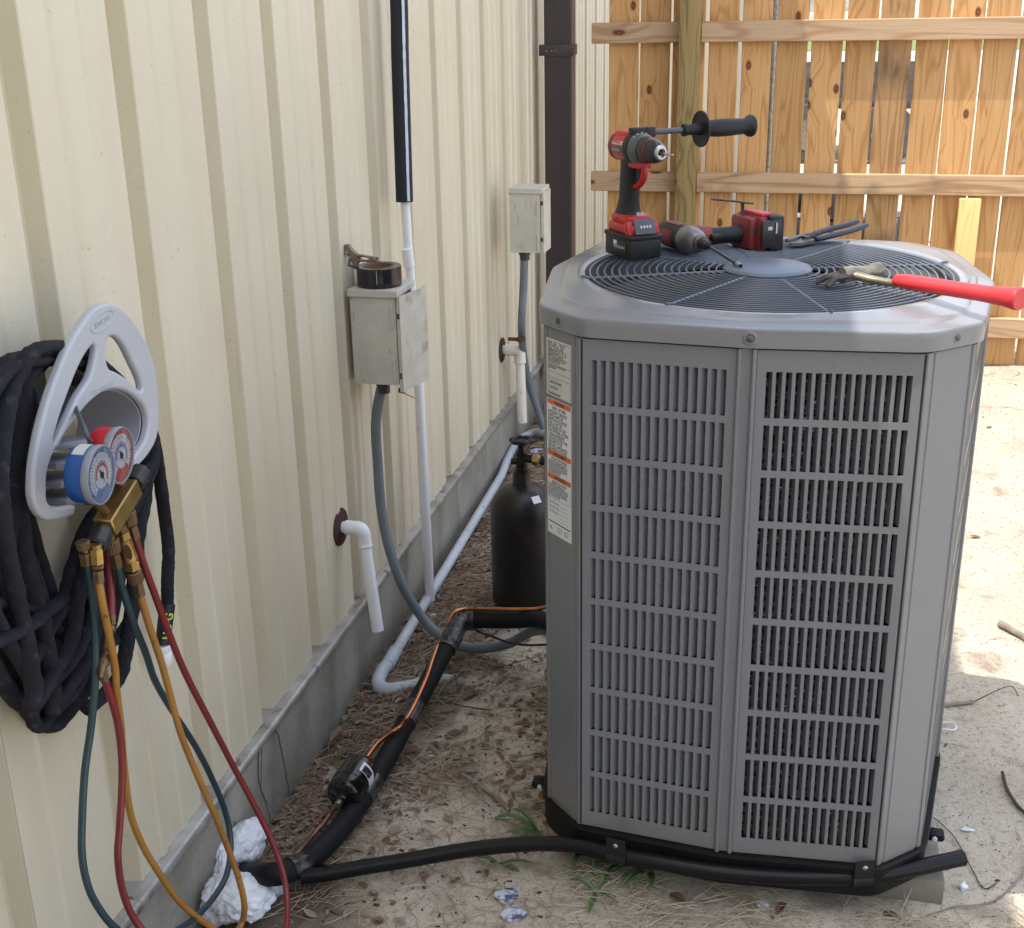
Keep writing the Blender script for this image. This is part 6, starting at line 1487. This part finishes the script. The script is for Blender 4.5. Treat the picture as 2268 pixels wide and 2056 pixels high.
for i, (px, py) in enumerate(spots):
    p = at(px, py, Z=0); p = at(px, py, Z=gh(p.x, p.y)+.003); m = MB(); a = rg.uniform(0, 2*PI)
    leaf(m, Vector((0, 0, 0)), a, rg.uniform(.030, .052), rg.uniform(.007, .013), rg.uniform(.1, .9), rg.uniform(-.12, .2), .002); m.v = [v+p for v in m.v]
    mt = rg.choice(['leaf_b', 'leaf_g', 'leaf_g', 'leaf_r']); obj('dead_leaf', m, M[mt], fixn=False, label={'leaf_b': 'brown', 'leaf_g': 'grey-tan', 'leaf_r': 'rust-brown'}[mt]+' dead leaf '+leaf_place[i], cat='leaf', group='dead leaves on the ground')
# sticks
def stick(name, pts, rads, mt, label, cat='stick'):
    P = smooth([at(x, y, Z=gh(*at(x, y, Z=0).xy)+z) for x, y, z in pts], 6); n = len(P)
    rr = [rads[0]+(rads[1]-rads[0])*i/(n-1) for i in range(n)]; P = [p+Vector((0, 0, .0015*noise.noise(p*50))) for p in P]
    m = MB(); m.tube(P, [r_*(1+.18*noise.noise(p*90)) for r_, p in zip(rr, P)], 8); return obj(name, m, M[mt], label=label, cat=cat)
stick('stick', [(1024, 1716, .008), (1060, 1738, .006), (1105, 1772, .006), (1128, 1796, .006)], (.0058, .0048), 'stick', 'short grey broken stick on the sand left of the unit')
stick('stick', [(2215, 1382, .01), (2240, 1395, .01), (2290, 1425, .01)], (.0105, .008), 'stick', 'thick splintered pale stick at the right edge of the sunlit sand')
stick('stick', [(2085, 1562, .006), (2120, 1558, .006), (2155, 1555, .006)], (.006, .005), 'stick', 'short pale stick touching the right side of the unit')
stick('twig', [(2155, 1556, .006), (2190, 1538, .014), (2238, 1520, .012), (2256, 1542, .004)], (.0014, .0010), 'twig', 'thin bent twig arching from the short pale stick')
stick('stick', [(2220, 1710, .008), (2232, 1750, .008), (2258, 1790, .008), (2290, 1815, .008)], (.0035, .0045), 'twig', 'dark curved stick at the right edge in the shade')
stick('twig', [(2050, 1795, .003), (2110, 1850, .006), (2150, 1920, .006), (2180, 1968, .004), (2215, 1950, .003)], (.0010, .0014), 'twig', 'long thin twig crossing the sand beside the pipe end')
stick('twig', [(1060, 1450, .006), (1070, 1460, .006), (1098, 1478, .010), (1150, 1465, .012), (1200, 1452, .01)], (.0022, .0012), 'twig', 'branching dark twig under the grey conduit')
stick('twig', [(975, 1548, .005), (1030, 1565, .006), (1090, 1572, .004)], (.0022, .0016), 'twig', 'dark flat twig on the leaf litter left of the unit')
stick('root', [(2010, 2048, .002), (2100, 2012, .004), (2190, 2000, .005), (2240, 1965, .004), (2290, 1900, .004)], (.0016, .0024), 'stick', 'long pale root curving along the bottom right sand', 'root')
stick('twig', [(1895, 1930, .05), (1990, 1965, .02), (2010, 2020, .006), (2030, 2070, .004)], (.0011, .0011), 'needle_g', 'straw stalk leaning over the paver', 'straw')
stick('twig', [(2030, 1945, .035), (2005, 2000, .015), (1975, 2060, .004)], (.0011, .0011), 'needle_g', 'straw stalk crossing another in front of the paver', 'straw')
# weeds
def weed(px, py, blades, label, sc=1.0, seed=1):
    p = at(px, py, Z=0); p.z = gh(p.x, p.y); t = thing('grass_weed', p, label, 'weed'); r_ = random.Random(seed)
    for (ang, L, w, rise) in blades:
        m = MB(); d = Vector((math.cos(R(ang)), math.sin(R(ang)), 0)); s = Vector((-d.y, d.x, 0)); V = []; n = 8; L *= sc
        for i in range(n+1):
            q = i/n; c = p+d*L*q+Vector((0, 0, .004+rise*L*math.sin(PI*min(q*.85, 1))+.001)); ww = w*(math.sin(PI*(q*.92+.06))**.7)*sc
            V += [c-s*ww+Vector((0, 0, ww*.5)), c, c+s*ww+Vector((0, 0, ww*.5))]
        m.add(V, [(3*i+k, 3*i+k+1, 3*i+4+k, 3*i+3+k) for i in range(n) for k in range(2)], True); obj('blade', m, M['weed'], t, fixn=False)
weed(1192, 1845, [(175, .10, .0075, .25), (200, .07, .006, .1), (150, .08, .0065, .35), (-70, .06, .007, .3), (230, .06, .006, .2)], 'green grass weed at the left front foot of the unit')
weed(1290, 1900, [(140, .08, .006, .5), (20, .08, .006, .4), (-30, .07, .006, .3), (160, .07, .006, .4), (-100, .06, .006, .35), (100, .05, .005, .6), (200, .09, .005, .3), (-60, .07, .005, .5)], 'green weed tuft under the black pipe left of the first strap')
weed(1322, 1990, [(165, .060, .0065, .3), (60, .045, .0055, .5), (-95, .065, .0060, .10), (-30, .050, .005, .2)], 'small green weed sprouting from bare sand in the foreground')
weed(1440, 1945, [(-140, .07, .006, .2), (100, .08, .005, .5), (170, .06, .006, .3), (30, .09, .004, .4), (-125, .080, .007, .25), (-80, .055, .007, .2), (150, .09, .005, .4), (60, .07, .006, .6), (200, .07, .005, .3), (10, .05, .005, .4)], 'largest green weed with broad blades in front of the unit', 1.05)
weed(1520, 1955, [(20, .07, .0045, .3), (150, .06, .005, .4), (-10, .08, .005, .2), (80, .05, .004, .6)], 'thin spreading weed in front of the middle of the unit')
weed(995, 1545, [(40, .09, .0035, .1), (190, .05, .003, .2)], 'single thin green blade on the leaf litter beside the line set')
weed(1370, 1925, [(170, .07, .005, .4), (200, .06, .005, .2), (-110, .06, .005, .2), (60, .07, .004, .7), (10, .08, .005, .4)], 'green weed directly below the first pipe strap')
weed(1105, 1915, [(175, .05, .006, .15), (10, .07, .005, .1), (-20, .05, .006, .05)], 'flat green weed lying under the black pipe')
weed(750, 1648, [(100, .03, .0015, .6), (160, .03, .0015, .5), (60, .025, .0012, .8)], 'tiny grass sprig at the foot of the foundation')
# scraps
def scrap(name, px, py, s, mt, label, cat, seed=1, z=.004, n=9, flat=.35):
    p = at(px, py, Z=0); p.z = gh(p.x, p.y)+z; bm = bmesh.new(); bmesh.ops.create_icosphere(bm, subdivisions=2, radius=1); m = MB()
    V = [p+Vector((v.co.x*s[0], v.co.y*s[1], v.co.z*s[2]))*(1+.55*noise.noise(v.co*1.7+Vector((seed, seed*2, 0)))) for v in bm.verts]
    m.add(V, [tuple(v.index for v in f.verts) for f in bm.faces], False); bm.free(); return obj(name, m, M[mt], label=label, cat=cat, fixn=False)
M['film'] = mat('crumpled_clear_film', (.55, .60, .70), (.25, .28, .38), rough=.12, sc=60, coat=.4, fac=.2, c3=(.06, .07, .16), s3=60, t3=(.52, .6))
M['silver'] = mat('dull_silver_film', (.42, .42, .42), (.30, .30, .30), rough=.35, sc=40)
scrap('plastic_scrap', 1122, 1988, (.024, .020, .009), 'film', 'crumpled shiny plastic scrap in the foreground, upper of the two', 'litter', 3)
scrap('plastic_scrap', 1136, 2026, (.026, .016, .008), 'film', 'crumpled shiny plastic scrap in the foreground, lower of the two', 'litter', 8)
scrap('foil_scrap', 1105, 1805, (.030, .012, .002), 'silver', 'flat grey film scrap beside the broken stick', 'litter', 5)
scrap('foil_scrap', 984, 1878, (.013, .009, .002), 'silver', 'small grey film scrap above the black pipe', 'litter', 6)
scrap('paper_scrap', 1690, 2008, (.014, .009, .004), 'paper_w', 'white paper scrap among straw at the bottom', 'litter', 7)
scrap('foam_crumb', 2133, 1965, (.008, .011, .007), 'foam_w', 'white square foam crumb on the sand right of the paver', 'litter', 1.5)
scrap('cigarette_butt', 2142, 1838, (.015, .004, .004), 'paper_w', 'white butt lying on the shaded sand near the pipe end', 'litter', 2)
scrap('foam_crumb', 737, 1688, (.020, .010, .006), 'foam_w', 'white crumb cluster at the foundation behind the filter drier', 'litter', 4.2)
scrap('paper_scrap', 790, 1655, (.018, .010, .006), 'silver', 'pale paper scrap behind the filter drier', 'litter', 9)
scrap('paper_scrap', 960, 1330, (.012, .010, .004), 'paper_w', 'white scrap at the foot of the white riser pipe', 'litter', 9.5)
scrap('paper_scrap', 953, 1662, (.008, .005, .002), 'paper_w', 'small white chip on the sand left of the unit', 'litter', 4)
scrap('blue_wrapper', 1192, 985, (.035, .03, .010), 'film', 'blue and white wrapper behind the gas cylinder', 'litter', 13)
m = MB(); p = at(2092, 1608, Z=.012); m.tube([p+Vector((.026*math.cos(a), .018*math.sin(a), .002*math.sin(3*a))) for a in [2*PI*k/30 for k in range(30)]], .0022, 6, closed=True)
obj('cable_tie', m, M['paper_w'], label='white plastic loop half hidden behind the right side of the unit', cat='litter')
